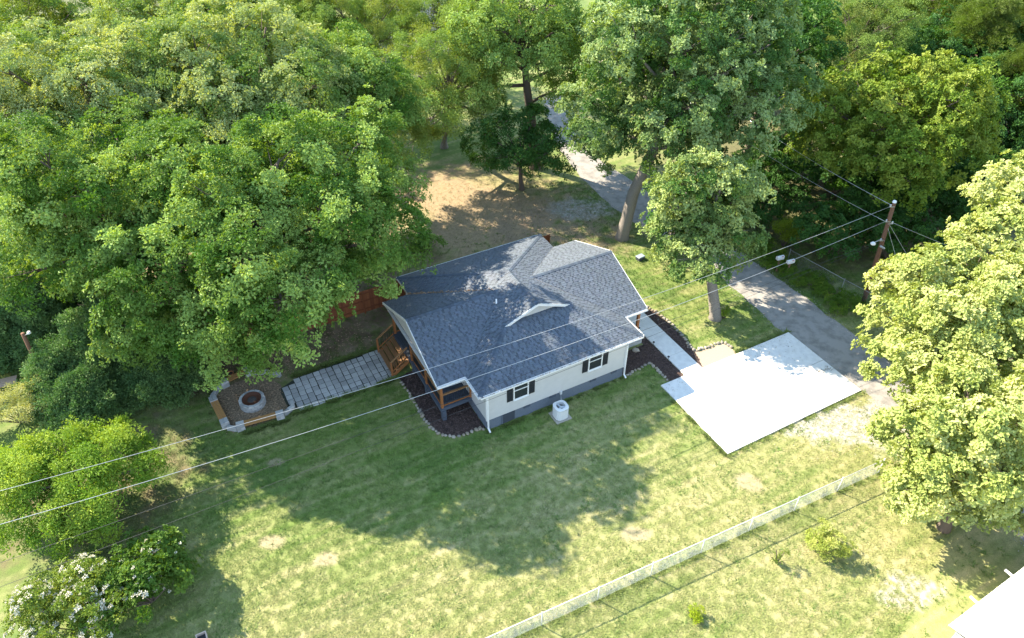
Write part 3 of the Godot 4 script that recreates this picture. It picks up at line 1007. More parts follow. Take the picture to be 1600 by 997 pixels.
func build_fire_pit():
	var r := RandomNumberGenerator.new()
	r.seed = 41
	var bm := []
	for k in 4:
		var t := 0.36 + 0.05 * k
		bm.append(mat("block_%d" % k, t, t * 0.985, t * 0.955, 0.9, {"noise": [0.05, 0.65, 1.25, 0.5, k + 30]}))
	# bare ground of the sitting area
	var fl := []
	for q in [[-9.3, 6.9], [-9.4, 9.3], [-10.3, 10.8], [-12.3, 10.7], [-13.3, 9.9], [-13.3, 7.4], [-12.5, 6.7], [-10.2, 6.5]]:
		fl.append(uv_at(q[0], q[1]))
	struct("fire_pit_dirt", sheet(fl, 0.006), mat("pit_dirt", 0.28, 0.20, 0.13, 0.95, {"noise": [0.03, 0.25, 1.8, 2.4]}))
	# round pit: three courses of wedge blocks round a rusty bowl
	var c := uv_at(-11.25, 8.45)
	var pit := thing("fire_pit", "round grey block fire pit with a rusty iron insert, between the benches", "fire pit", c)
	var n := 14
	for row in 3:
		for k in n:
			var a := TAU * (k + 0.5 * (row % 2)) / n
			part("block", bevel_box(Vector3(0.20, 0.145, 0.30), 0.02), bm[r.randi() % 4], pit, Vector3(cos(a) * 0.64, 0.075 + row * 0.15, sin(a) * 0.64), Vector3(0, -a, 0))
	part("core", lathe([Vector2(0.60, 0.0), Vector2(0.60, 0.43), Vector2(0.55, 0.43), Vector2(0.55, 0.02)], 28), bm[0], pit)
	part("iron_insert", lathe([Vector2(0.0, 0.37), Vector2(0.3, 0.365), Vector2(0.46, 0.375), Vector2(0.52, 0.465), Vector2(0.56, 0.465), Vector2(0.555, 0.445), Vector2(0.50, 0.42)], 28), mat("rust", 0.115, 0.042, 0.022, 0.75, {"noise": [0.04, 0.35, 1.7, 0.8]}), pit)
	part("ash", lathe([Vector2(0.0, 0.40), Vector2(0.12, 0.39), Vector2(0.26, 0.368)], 20), mat("ash", 0.09, 0.075, 0.068, 0.95, {"noise": [0.08, 0.3, 1.8, 0.6]}), pit)
	# seat walls
	var seatwood := mat("bench_timber", 0.46, 0.235, 0.085, 0.6, {"noise": [0.02, 0.7, 1.2, 0.6]})
	bench("timber bench of two boards between block pillars, on the wooded side of the fire pit", Vector2(-13.25, 9.55), Vector2(-13.05, 7.45), seatwood, bm, r)
	bench("timber bench of two boards between block pillars, on the lawn side of the fire pit", Vector2(-12.3, 6.78), Vector2(-10.1, 6.55), seatwood, bm, r)
	bench("timber bench shaded by the big tree, across the fire pit from the lawn", Vector2(-12.4, 10.75), Vector2(-10.9, 11.1), seatwood, bm, r)
	stone_row("low row of grey wall blocks joining the two benches near the lawn corner", [[-13.0, 7.1], [-12.5, 6.75]], bm, r)
	stone_row("slanting row of grey wall blocks from the lawn bench to the paver path", [[-9.9, 6.6], [-9.25, 6.95], [-9.2, 7.35]], bm, r)
	stone_row("low row of grey wall blocks by the shaded bench, towards the steps", [[-10.6, 11.0], [-9.9, 10.6], [-9.2, 9.95]], bm, r)
	stone_row("short row of grey wall blocks tucked under the tree behind the pit", [[-13.3, 9.95], [-12.9, 10.5], [-12.5, 10.7]], bm, r)
	# terracotta-coloured pots under the tree
	for q in [[-11.9, 11.35, "small terracotta pot standing behind the shaded bench, nearer the woods"], [-10.75, 11.55, "small terracotta pot standing behind the shaded bench, nearer the path"]]:
		var pt := thing("flower_pot", q[2], "pot", uv_at(q[0], q[1]), 0.0, "pots behind the fire pit")
		part("pot", lathe([Vector2(0.0, 0.0), Vector2(0.14, 0.0), Vector2(0.2, 0.3), Vector2(0.22, 0.3), Vector2(0.22, 0.36), Vector2(0.18, 0.36), Vector2(0.17, 0.28)], 16), mat("terracotta", 0.42, 0.17, 0.07, 0.8), pt)
		part("soil", lathe([Vector2(0, 0.30), Vector2(0.175, 0.29)], 12), mat("mulch_soil", 1, 1, 1), pt)

func bench(label: String, a: Vector2, b: Vector2, wood: Material, bm: Array, r: RandomNumberGenerator):
	var p := uv_at(a.x, a.y)
	var q := uv_at(b.x, b.y)
	var d := q - p
	var o := thing("fire_pit_bench", label, "bench", p, atan2(-d.z, d.x), "benches round the fire pit")
	var l := d.length()
	for e in [0.0, l]:
		for row in 3:
			for k in 2:
				part("block", bevel_box(Vector3(0.44, 0.145, 0.22), 0.02), bm[r.randi() % 4], o, Vector3(e, 0.075 + row * 0.15, -0.112 + k * 0.224) if row % 2 == 0 else Vector3(e - 0.112 + k * 0.224, 0.075 + row * 0.15, 0), Vector3(0, 0.0 if row % 2 == 0 else PI / 2, 0))
	for k in 3:
		box("seat_board", Vector3(l - 0.42, 0.045, 0.135), Vector3(l / 2, 0.36, -0.145 + k * 0.145), wood, o)

func stone_row(label: String, line: Array, bm: Array, r: RandomNumberGenerator):
	var base := uv_at(line[0][0], line[0][1])
	var o := thing("block_wall", label, "garden wall", base)
	for k in line.size() - 1:
		var p := uv_at(line[k][0], line[k][1])
		var q := uv_at(line[k + 1][0], line[k + 1][1])
		var d := q - p
		var n := int(maxf(1.0, round(d.length() / 0.42)))
		for i in n:
			for row in 2:
				part("block", bevel_box(Vector3(d.length() / n - 0.012, 0.145, 0.22), 0.03), bm[r.randi() % 4], o, p - base + d * (i + 0.5) / n + Vector3(0, 0.075 + row * 0.15, 0), Vector3(0, atan2(-d.z, d.x) + r.randf_range(-0.04, 0.04), 0))

func build_ac():
	var o := thing("air_conditioner", "pale grey round-cornered air conditioner with a top fan on a small pad", "air conditioner", uv_at(4.25, -0.98), deg_to_rad(HOUSE_ANG))
	var m := mat("ac_paint", 0.62, 0.63, 0.62, 0.5)
	box("pad", Vector3(1.0, 0.08, 1.0), Vector3(0, 0.02, 0), mat("pad_concrete", 0.36, 0.33, 0.28, 0.9), o)
	var w := 0.40
	var rad := 0.26
	var ring := []
	for k in 4:
		var cx := (w - rad) * (1 if k == 0 or k == 3 else -1)
		var cz := (w - rad) * (1 if k < 2 else -1)
		for i in 5:
			var a := PI / 2 * k + PI / 8 * i
			ring.append(Vector2(cx + cos(a) * rad, cz + sin(a) * rad))
	var st := begin()
	var rows := 15
	for j in rows:
		var y0 := 0.10 + j * 0.048
		for k in ring.size():
			var p: Vector2 = ring[k]
			var q: Vector2 = ring[(k + 1) % ring.size()]
			quad(st, Vector3(p.x, y0, p.y) * Vector3(1.02, 1, 1.02), Vector3(q.x, y0, q.y) * Vector3(1.02, 1, 1.02), Vector3(q.x, y0 + 0.036, q.y), Vector3(p.x, y0 + 0.036, p.y))
			quad(st, Vector3(p.x, y0 + 0.036, p.y), Vector3(q.x, y0 + 0.036, q.y), Vector3(q.x, y0 + 0.048, q.y) * Vector3(1.02, 1, 1.02), Vector3(p.x, y0 + 0.048, p.y) * Vector3(1.02, 1, 1.02))
	part("louvred_case", done(st), m, o)
	var st2 := begin()
	for k in ring.size():
		var p: Vector2 = ring[k] * 1.03
		var q: Vector2 = ring[(k + 1) % ring.size()] * 1.03
		var a := p.normalized() * 0.27
		var b := q.normalized() * 0.27
		quad(st2, Vector3(p.x, 0.80, p.y), Vector3(q.x, 0.80, q.y), Vector3(q.x, 0.87, q.y), Vector3(p.x, 0.87, p.y))
		quad(st2, Vector3(p.x, 0.87, p.y), Vector3(q.x, 0.87, q.y), Vector3(b.x, 0.90, b.y), Vector3(a.x, 0.90, a.y))
		quad(st2, Vector3(a.x, 0.90, a.y), Vector3(b.x, 0.90, b.y), Vector3(b.x, 0.72, b.y), Vector3(a.x, 0.72, a.y))
	part("top_cover", done(st2), m, o)
	part("fan_well", lathe([Vector2(0, 0.66), Vector2(0.28, 0.66)], 20), mat("fan_dark", 0.06, 0.075, 0.09, 0.6), o)
	for k in 3:
		var bl := box("fan_blade", Vector3(0.24, 0.012, 0.15), Vector3(cos(k * TAU / 3 + 0.4) * 0.14, 0.76, sin(k * TAU / 3 + 0.4) * 0.14), mat("fan_blade", 0.5, 0.55, 0.6, 0.4), o)
		bl.rotation = Vector3(0.35, -(k * TAU / 3 + 0.4), 0)
	part("fan_hub", lathe([Vector2(0, 0.82), Vector2(0.075, 0.81), Vector2(0.08, 0.74)], 12), m, o)
	var gst := begin()
	for k in 5:
		var rr := 0.08 + k * 0.047
		var pts := []
		var rd := []
		for i in 21:
			pts.append(Vector3(cos(i * TAU / 20) * rr, 0.895, sin(i * TAU / 20) * rr))
			rd.append(0.0035)
		st_tube(gst, pts, rd, 4, false)
	part("fan_guard", done(gst), mat("guard_grey", 0.4, 0.42, 0.43, 0.5), o)

func chain_fence(label: String, pts: Array, h: float, gap: float, wire_r: float, cell: float, m: Material):
	var o := thing("chain_link_fence", label, "fence", pts[0])
	for s in pts.size() - 1:
		var a: Vector3 = pts[s] - pts[0]
		var b: Vector3 = pts[s + 1] - pts[0]
		var l := a.distance_to(b)
		var n := int(maxf(1.0, round(l / gap)))
		for k in n + (1 if s == pts.size() - 2 else 0):
			var p := a.lerp(b, float(k) / n)
			var ps := part("post", tube([p + Vector3(0, -0.1, 0), p + Vector3(0, h + 0.06, 0)], [0.026, 0.026], 8), m, o)
			part("cap", lathe([Vector2(0.0, 0.05), Vector2(0.03, 0.03), Vector2(0.035, 0.0)], 8), m, ps, p + Vector3(0, h + 0.05, 0))
		part("top_rail", tube([a + Vector3(0, h, 0), b + Vector3(0, h, 0)], [0.021, 0.021], 8), m, o)
		var st := begin()
		var d := (b - a) / l
		var x := -h
		while x < l:
			for sg in [0, 1]:
				var x0 := x
				var x1 := x + h
				var y0 := 0.03
				var y1 := h
				if x0 < 0.0:
					y0 += -x0
					x0 = 0.0
				if x1 > l:
					y1 -= x1 - l
					x1 = l
				if y1 - y0 > 0.02:
					if sg == 1:
						var t := y0
						y0 = h + 0.03 - y0
						y1 = h + 0.03 - y1
					st_tube(st, [a + d * x0 + Vector3(0, y0, 0), a + d * x1 + Vector3(0, y1, 0)], [wire_r, wire_r], 3, false)
			x += cell
		var ms := part("wire_mesh", done(st), m, o)
		ms.set_meta("kind", "stuff")

func build_fences():
	# the neighbour's fence across the lawn
	var a := ground_at(760, 1017)
	var b := ground_at(1372, 739)
	var a2 := a + (a - b).normalized() * 6.0
	chain_fence("long galvanised chain-link fence across the lawn in front of the house", [a2, b], 1.12, 3.05, 0.0015, 0.058, mat("galvanised", 0.62, 0.63, 0.63, 0.5))
	chain_fence("overgrown chain-link fence along the road verge by the utility pole", [Vector3(20.3, 0, -44.6), Vector3(23.0, 0, -41.0), Vector3(25.4, 0, -38.0), Vector3(28.0, 0, -34.0)], 1.2, 3.0, 0.0015, 0.08, mat("weathered_wire", 0.24, 0.25, 0.24, 0.6))
	# stained privacy fence behind the house
	var cm := []
	for k in 4:
		cm.append(mat("fence_stain_%d" % k, 0.20 + 0.03 * k, 0.062 + 0.012 * k, 0.024 + 0.004 * k, 0.7, {"noise": [0.02, 0.6, 1.25, 0.9, k + 50]}))
	var r := RandomNumberGenerator.new()
	r.seed = 66
	var o := thing("privacy_fence", "red-brown stained board fence running behind the house into the trees", "fence", uv_at(-17.0, 13.42), deg_to_rad(HOUSE_ANG))
	var len := 29.0
	var pk := bevel_box(Vector3(0.137, 1.78, 0.02), 0.012)
	var n := int(len / 0.142)
	for k in n:
		part("picket", pk, cm[r.randi() % 4], o, Vector3(0.07 + k * 0.142, 0.93 + r.randf_range(-0.012, 0.012), 0.0), Vector3(0, 0, r.randf_range(-0.006, 0.006)))
	for y in [0.35, 1.0, 1.62]:
		box("rail", Vector3(len, 0.09, 0.04), Vector3(len / 2, y, 0.031), cm[0], o)
	for k in 13:
		box("post", Vector3(0.09, 1.8, 0.09), Vector3(0.05 + k * 2.4, 0.85, 0.097), cm[1], o)

func build_utilities():
	var wood := mat("pole_wood", 0.20, 0.10, 0.06, 0.9, {"noise": [0.03, 0.5, 1.4, 1.2]})
	var gal := mat("pole_hardware", 0.45, 0.46, 0.47, 0.4, {"metal": 0.5})
	var porcelain := mat("porcelain", 0.6, 0.62, 0.64, 0.25)
	var wire_m := mat("bare_wire", 0.5, 0.51, 0.52, 0.3, {"metal": 0.5})
	var black := mat("black_cable", 0.03, 0.032, 0.035, 0.6)
	var base := Vector3(24.39, 0, -40.16)
	var p := thing("utility_pole", "leaning brown utility pole with a white cap and street light arm by the road", "utility pole", base)
	var top := Vector3(-0.5, 7.9, 0.0)
	part("shaft", tube([Vector3(0, -0.3, 0), top * 0.5, top], [0.17, 0.145, 0.115], 12), wood, p)
	part("cap", lathe([Vector2(0, 0.1), Vector2(0.11, 0.07), Vector2(0.13, -0.04)], 12), mat("cap_white", 0.8, 0.8, 0.8, 0.5), p, top)
	for q in [[7.6, -0.22], [6.5, -0.2], [6.35, 0.2], [5.05, -0.18]]:
		var at := Vector3(-0.5 * q[0] / 7.9 + q[1], q[0], 0.1)
		var br := box("bracket", Vector3(0.34, 0.05, 0.06), at + Vector3(-q[1] * 0.45, 0, 0), gal, p)
		part("insulator", lathe([Vector2(0, 0.16), Vector2(0.05, 0.14), Vector2(0.03, 0.1), Vector2(0.06, 0.07), Vector2(0.035, 0.02), Vector2(0.04, 0.0)], 10), porcelain, br, Vector3(q[1] * 0.5, 0.02, 0))
	var arm := part("lamp_arm", tube([Vector3(-0.32, 5.1, 0.1), Vector3(-0.7, 5.25, 0.3), Vector3(-1.15, 5.2, 0.55)], [0.03, 0.028, 0.025], 8), gal, p)
	part("lamp_head", lathe([Vector2(0, 0.12), Vector2(0.1, 0.09), Vector2(0.17, 0.0), Vector2(0.15, -0.06), Vector2(0, -0.1)], 14), mat("cap_white", 1, 1, 1), arm, Vector3(-1.2, 5.16, 0.58))
	part("splice_case", tube([Vector3(-0.5, 4.75, 0.25), Vector3(-0.2, 4.6, 0.35)], [0.07, 0.07], 10), gal, p)
	# lines strung between poles
	wire("upper power line strung across the yard from the pole top", base + Vector3(-0.70, 7.62, 0.1), Vector3(-20.56, 7.6, -18.37), 1.02, 0.010, wire_m, 0.55)
	wire("lower power line strung across the yard just under the upper one", base + Vector3(-0.62, 6.55, 0.1), Vector3(-18.49, 6.9, -18.02), 1.0, 0.012, wire_m, 0.55)
	wire("thin black telephone cable strung across the yard low over the walk", base + Vector3(-0.5, 5.08, 0.1), Vector3(-15.7, 5.2, -19.14), 0.2, 0.010, black, 0.5)
	wire("second black telephone cable strung close beneath the first over the walk", base + Vector3(-0.5, 4.9, 0.1), Vector3(-15.2, 4.75, -18.6), 0.25, 0.009, black, 0.5)
	wire("grey power line running from the pole top along the road into the trees", base + Vector3(-0.5, 7.6, 0), Vector3(14.5, 8.2, -60.0), 0.5, 0.013, wire_m, 0.6)
	wire("grey neutral line running under the other one along the road into the trees", base + Vector3(-0.5, 6.4, 0), Vector3(13.4, 6.9, -60.0), 0.5, 0.013, wire_m, 0.6)
	wire("guy wire from the utility pole going down into the bright tree, upper one", base + Vector3(-0.42, 6.5, 0), base + Vector3(6.0, 5.0, 3.0), 0.05, 0.011, wire_m, 0.0)
	wire("guy wire from the utility pole going steeply down to the verge", base + Vector3(-0.42, 6.2, 0), base + Vector3(2.2, 0.0, 3.6), 0.0, 0.011, wire_m, 0.0)
	wire("guy wire from the utility pole going down into the bright tree, lower one", base + Vector3(-0.42, 6.4, 0), base + Vector3(4.6, 0.0, 3.0), 0.0, 0.011, wire_m, 0.0)
	# yard light pole among the cedars
	var lb := ground_at(78, 613)
	var p2 := thing("light_pole", "old brown pole with a white yard light among the dark cedars", "light pole", lb)
	part("shaft", tube([Vector3(0, -0.2, 0), Vector3(0.2, 2.4, 0), Vector3(0.35, 4.7, 0)], [0.14, 0.13, 0.11], 10), wood, p2)
	part("lamp_head", lathe([Vector2(0, 0.08), Vector2(0.08, 0.05), Vector2(0.13, -0.05), Vector2(0, -0.08)], 12), mat("cap_white", 1, 1, 1), p2, Vector3(0.9, 4.95, 0.2))
	part("lamp_arm", tube([Vector3(0.33, 4.5, 0), Vector3(0.9, 4.9, 0.2)], [0.025, 0.02], 6), gal, p2)
	# mailboxes on the verge
	for q in [[1213, 424, "white mailbox on a timber post, the one farther from the pole"], [1229, 430, "white mailbox on a timber post, the one nearer the pole"]]:
		var mb := thing("mailbox", q[2], "mailbox", ground_at(q[0], q[1]), deg_to_rad(20), "roadside mailboxes")
		box("post", Vector3(0.1, 1.15, 0.1), Vector3(0, 0.5, 0), mat("post_brown", 0.22, 0.13, 0.08, 0.85), mb)
		box("arm", Vector3(0.5, 0.07, 0.09), Vector3(0.02, 1.06, 0), M.post_brown, mb)
		var st := begin()
		var prof := []
		for i in 9:
			prof.append(Vector2(cos(PI * i / 8) * 0.12, 0.16 + sin(PI * i / 8) * 0.12))
		prof.append(Vector2(-0.12, 0))
		prof.append(Vector2(0.12, 0))
		for i in prof.size():
			var a: Vector2 = prof[i]
			var b: Vector2 = prof[(i + 1) % prof.size()]
			quad(st, Vector3(-0.28, a.y, a.x), Vector3(-0.28, b.y, b.x), Vector3(0.28, b.y, b.x), Vector3(0.28, a.y, a.x))
			for e in [-0.28, 0.28]:
				for v in [Vector3(e, 0.12, 0), Vector3(e, a.y, a.x), Vector3(e, b.y, b.x)]:
					st.add_vertex(v)
		part("box", done(st), mat("mailbox_white", 0.7, 0.71, 0.72, 0.4), mb, Vector3(0, 1.1, 0))
		box("flag", Vector3(0.16, 0.05, 0.01), Vector3(0.1, 1.36, 0.13), mat("flag_red", 0.5, 0.03, 0.02, 0.5), mb)
	# utility box on the tree lawn
	var ub := thing("utility_box", "small blue-grey utility box lid set in the lawn beyond the porch", "utility box", ground_at(1000, 405), 0.6)
	part("body", bevel_box(Vector3(0.56, 0.26, 0.4), 0.03), mat("ub_dark", 0.05, 0.06, 0.07, 0.6), ub, Vector3(0, 0.12, 0))
	part("lid", bevel_box(Vector3(0.6, 0.06, 0.44), 0.02), mat("ub_lid", 0.24, 0.30, 0.34, 0.5), ub, Vector3(0, 0.28, 0))
	# leaf tuft dropped on the slab
	var st4 := begin()
	var r := RandomNumberGenerator.new()
	r.seed = 12
	for k in 26:
		var a := Vector3(r.randf_range(-0.5, 0.5), r.randf_range(0.004, 0.04), r.randf_range(-0.15, 0.15))
		st_tube(st4, [a, a + Vector3(r.randf_range(-0.3, 0.3), r.randf_range(0, 0.05), r.randf_range(-0.15, 0.15))], [0.012, 0.006], 4)
	var tw := part(numbered("fallen_twigs"), done(st4), mat("twig_dead", 0.16, 0.14, 0.11, 0.9), self, ground_at(1288, 580) + Vector3(0, 0.1, 0), Vector3(0, 0.4, 0))
	tag(tw, "bunch of dead twigs fallen on the pale parking slab", "twigs")

func build_litter():
	# dead leaves caught in the roof valley and the gutter, and stones strewn along the road edge
	var r := RandomNumberGenerator.new()
	r.seed = 99
	var st := begin()
	for v in [Vector3(-0.05, 0, 0), Vector3(0, 0.012, 0.03), Vector3(0.05, 0.004, 0), Vector3(-0.05, 0, 0), Vector3(0.05, 0.004, 0), Vector3(0, 0.012, -0.03)]:
		st.add_vertex(v)
	var lm := done(st)
	lm.surface_set_material(0, mat("dead_leaf", 1, 1, 1, 0.8, {"vcol": 1}))
	var xf := []
	var cl := []
	for k in 420:
		var t := pow(r.randf(), 2.2)
		var u := -0.42 + t * 4.0
		var v := 10.13 - t * 4.0 + r.randfn(0, 0.07)
		var h := 3.05 + 0.403 * t * 4.0 + 0.035 + r.randf() * 0.02
		if k > 300:
			u = r.randf_range(-0.4, 10.3)
			v = -0.13 + r.randf_range(-0.06, 0.0)
			h = 2.99
		cl.append(Color(0.30, 0.19, 0.11) * r.randf_range(0.5, 1.4))
		xf.append(Transform3D(Basis.from_euler(Vector3(r.randf_range(-0.6, 0.6), r.randf() * TAU, r.randf_range(-0.6, 0.6))).scaled(Vector3.ONE * r.randf_range(0.7, 1.4)), uv_at(u, v, h)))
	for k in 260:
		# a few on the slab and the walk
		var u2 := r.randf_range(11.0, 21.2)
		var v2 := -1.8 - absf(r.randfn(0, 1.3))
		if v2 < -7.7: continue
		cl.append(Color(0.26, 0.2, 0.11) * r.randf_range(0.5, 1.4))
		xf.append(Transform3D(Basis.from_euler(Vector3(r.randf_range(-0.4, 0.4), r.randf() * TAU, r.randf_range(-0.4, 0.4))).scaled(Vector3.ONE * r.randf_range(0.4, 0.8)), uv_at(u2, v2, 0.112)))
	var o := multi("fallen_leaves", lm, xf, cl, self)
	o.name = numbered("fallen_leaves")
	o.set_meta("kind", "stuff")
	tag(o, "brown dead leaves caught in the roof valley, gutter and slab edge", "leaves")
	var st2 := begin()
	jag(st2, Vector3.ZERO, Vector3(0.06, 0.04, 0.05), r)
	var gm := done(st2)
	gm.surface_set_material(0, mat("loose_stone", 1, 1, 1, 0.9, {"vcol": 1}))
	var gx := []
	var gc := []
	for side in [road_left, road_right]:
		for k in side.size() - 1:
			for j in 14:
				var p: Vector3 = side[k].lerp(side[k + 1], r.randf()) + Vector3(r.randfn(0, 0.28), 0.018, r.randfn(0, 0.12))
				gx.append(Transform3D(Basis.from_euler(Vector3(0, r.randf() * TAU, 0)).scaled(Vector3.ONE * r.randf_range(0.5, 1.3)), p))
				gc.append(Color(0.38, 0.35, 0.31) * r.randf_range(0.55, 1.25))
	for k in 2600:
		var p2 := Vector3(18.6 + r.randfn(0, 1.9), 0.012, -29.0 + r.randfn(0, 0.9))
		var q := to_uv(p2.x, p2.z)
		if q.x > 10.85 and q.x < 21.35 and q.y > -7.9: continue
		gx.append(Transform3D(Basis.from_euler(Vector3(0, r.randf() * TAU, 0)).scaled(Vector3.ONE * r.randf_range(0.4, 1.1)), p2))
		gc.append(Color(0.50, 0.47, 0.42) * r.randf_range(0.6, 1.2))
	var g := multi("loose_gravel", gm, gx, gc, self)
	g.name = numbered("loose_gravel")
	g.set_meta("kind", "stuff")
	tag(g, "loose pale gravel strewn along the road edges and slab end", "gravel")

func wire(label: String, a: Vector3, b: Vector3, sag: float, r: float, m: Material, beyond: float):
	# a hanging line from a through b and on beyond it
	var pts := []
	var rad := []
	var n := 40
	var e := 1.0 + beyond
	for k in n + 1:
		var t := float(k) / n * e
		pts.append(a + (b - a) * t - Vector3(0, sag * 4.0 * t * (1.0 - t), 0) - a)
		rad.append(r)
	var o := part(numbered("wire"), tube(pts, rad, 6), m, self, a)
	tag(o, label, "wire", "lines on the utility pole")

func build_neighbours():
	# white metal building at the corner
	var white := mat("white_metal_roof", 0.80, 0.80, 0.79, 0.4)
	var wall := mat("neighbour_wall", 0.7, 0.7, 0.68, 0.6)
	var he := 3.0
	var a := ground_at(1482, 977, he)
	var b := ground_at(1600, 886, he)
	var dir := (b - a).normalized()
	var ang := atan2(-dir.z, dir.x)
	var sh := thing("metal_building", "white ribbed metal roof of the building beyond the chain-link fence", "building", Vector3(a.x, 0, a.z), ang)
	var l := 12.0
	var w := 7.0
	box("wall", Vector3(l - 0.5, he - 0.25, w - 0.6), Vector3(l / 2, (he - 0.25) / 2, w / 2), wall, sh)
	for s in 2:
		var st := begin()
		var z0 := 0.0 if s == 0 else w
		var y0 := he
		var y1 := he + 0.85
		quad(st, Vector3(0, y0, z0), Vector3(l, y0, z0), Vector3(l, y1, w / 2), Vector3(0, y1, w / 2))
		quad(st, Vector3(0, y0 - 0.12, z0), Vector3(l, y0 - 0.12, z0), Vector3(l, y0, z0), Vector3(0, y0, z0))
		part("roof_sheet", done(st), white, sh)
		for k in 31:
			var x := 0.02 + k * (l - 0.04) / 30.0
			part("roof_rib", tube([Vector3(x, y0 + 0.012, z0), Vector3(x, y1 + 0.012, w / 2)], [0.022, 0.022], 5), white, sh)
	var ge := begin()
	for x in [0.12, l - 0.12]:
		for p in [Vector3(x, he - 0.2, 0.25), Vector3(x, he - 0.2, w - 0.25), Vector3(x, he + 0.8, w / 2)]:
			ge.add_vertex(p)
	part("gable_wall", done(ge), wall, sh)
	part("ridge_cap", tube([Vector3(0, he + 0.87, w / 2), Vector3(l, he + 0.87, w / 2)], [0.06, 0.06], 8), white, sh)
	box("gutter_spout", Vector3(0.08, 0.08, 0.32), Vector3(1.95, he - 0.04, -0.18), white, sh)
	box("gutter_spout", Vector3(0.08, 0.08, 0.32), Vector3(4.4, he - 0.04, -0.18), white, sh)
	# a house among the far trees, only bits of it show
	var fr := mat("far_roof", 0.22, 0.235, 0.26, 0.9, {"noise": [0.05, 0.7, 1.2, 2.0]})
	gable_house("grey roofed house mostly hidden by the far trees", ground_at(648, 70), 0.5, 11.0, 8.0, 3.0, 2.4, mat("far_wall", 0.6, 0.58, 0.54, 0.8), fr)
	gable_house("pale house hidden by the woods on the far left side", Vector3(-41.5, 0, -36.0), 0.3, 8.0, 6.0, 2.8, 2.0, M.far_wall, mat("far_roof_brown", 0.3, 0.22, 0.17, 0.9))
	# broken shed past the road bend
	var sd := thing("broken_shed", "collapsed shed of weathered pale boards beyond the road bend", "shed", ground_at(948, 122), 0.55)
	var bw := [mat("grey_board", 0.40, 0.33, 0.27, 0.9, {"noise": [0.03, 0.6, 1.3, 1.0]}), mat("brown_board", 0.24, 0.14, 0.09, 0.9), mat("pale_board", 0.5, 0.42, 0.36, 0.9)]
	var r := RandomNumberGenerator.new()
	r.seed = 31
	for k in 12:
		box("roof_board", Vector3(3.6, 0.04, 0.24), Vector3(0.2 + r.randf_range(-0.2, 0.2), 1.0 + k * 0.03, 1.3 - k * 0.25), bw[r.randi() % 3], sd, Vector3(0.14, r.randf_range(-0.05, 0.05), 0.05))
	for q in [[-1.5, -1.4], [1.7, -1.4], [-1.5, 1.2], [1.7, 1.2]]:
		box("post", Vector3(0.12, 1.1, 0.12), Vector3(q[0], 0.5, q[1]), bw[1], sd)
	for k in 7:
		box("wall_board", Vector3(0.28, 1.0, 0.04), Vector3(-1.3 + k * 0.42, 0.5, 1.32), bw[1 if k % 3 else 0], sd)
	# small parked car in the lane
	build_car()
	# crate on the lawn edge
	var cr := thing("open_crate", "tilted open crate of pale boards with a black inside at the lawn edge", "crate", ground_at(318, 1003), 0.5)
	var pb := mat("crate_board", 0.5, 0.4, 0.33, 0.8)
	for s in [-1, 1]:
		box("side", Vector3(0.04, 0.3, 0.6), Vector3(0.2 * s, 0.16, 0), pb, cr)
		box("end", Vector3(0.36, 0.3, 0.04), Vector3(0, 0.16, 0.28 * s), pb, cr)
	box("lining", Vector3(0.35, 0.05, 0.51), Vector3(0, 0.12, 0), mat("crate_black", 0.012, 0.012, 0.016, 0.6), cr)
	# table by the neighbour's house
	var tb := thing("patio_table", "small weathered timber table behind the pale flowering shrub", "table", ground_at(12, 612), 0.4)
	for k in 5:
		box("plank", Vector3(1.5, 0.04, 0.15), Vector3(0, 0.74, -0.32 + k * 0.16), mat("table_board", 0.42, 0.29, 0.2, 0.8), tb)
	for q in [[-0.6, -0.3], [0.6, -0.3], [-0.6, 0.3], [0.6, 0.3]]:
		box("leg", Vector3(0.08, 0.72, 0.08), Vector3(q[0], 0.36, q[1]), M.table_board, tb)

func gable_house(label: String, at: Vector3, turn: float, l: float, w: float, he: float, rise: float, wall: Material, roof: Material):
	var o := thing("far_house", label, "house", at, turn)
	box("wall", Vector3(l, he, w), Vector3(0, he / 2, 0), wall, o)
	for s in [-1.0, 1.0]:
		var st := begin()
		quad(st, Vector3(-l / 2 - 0.4, he - 0.15, s * (w / 2 + 0.4)), Vector3(l / 2 + 0.4, he - 0.15, s * (w / 2 + 0.4)), Vector3(l / 2 + 0.4, he + rise, 0), Vector3(-l / 2 - 0.4, he + rise, 0))
		quad(st, Vector3(-l / 2 - 0.4, he - 0.25, s * (w / 2 + 0.4)), Vector3(l / 2 + 0.4, he - 0.25, s * (w / 2 + 0.4)), Vector3(l / 2 + 0.4, he - 0.15, s * (w / 2 + 0.4)), Vector3(-l / 2 - 0.4, he - 0.15, s * (w / 2 + 0.4)))
		part("roof_slope", done(st), roof, o)
	var g := begin()
	for x in [-l / 2, l / 2]:
		for p in [Vector3(x, he, -w / 2), Vector3(x, he, w / 2), Vector3(x, he + rise - 0.1, 0)]:
			g.add_vertex(p)
	part("gable", done(g), wall, o)
	for x in [-l * 0.3, l * 0.25]:
		var wn := box("window", Vector3(0.9, 1.1, 0.05), Vector3(x, 1.7, w / 2 + 0.02), mat("window_glass", 0.03, 0.035, 0.04, 0.06), o)
		box("frame", Vector3(1.02, 0.07, 0.06), Vector3(0, 0.58, 0.01), mat("white_trim", 0.78, 0.78, 0.77, 0.5), wn)
		box("frame", Vector3(1.02, 0.07, 0.06), Vector3(0, -0.58, 0.01), mat("white_trim", 0.78, 0.78, 0.77, 0.5), wn)

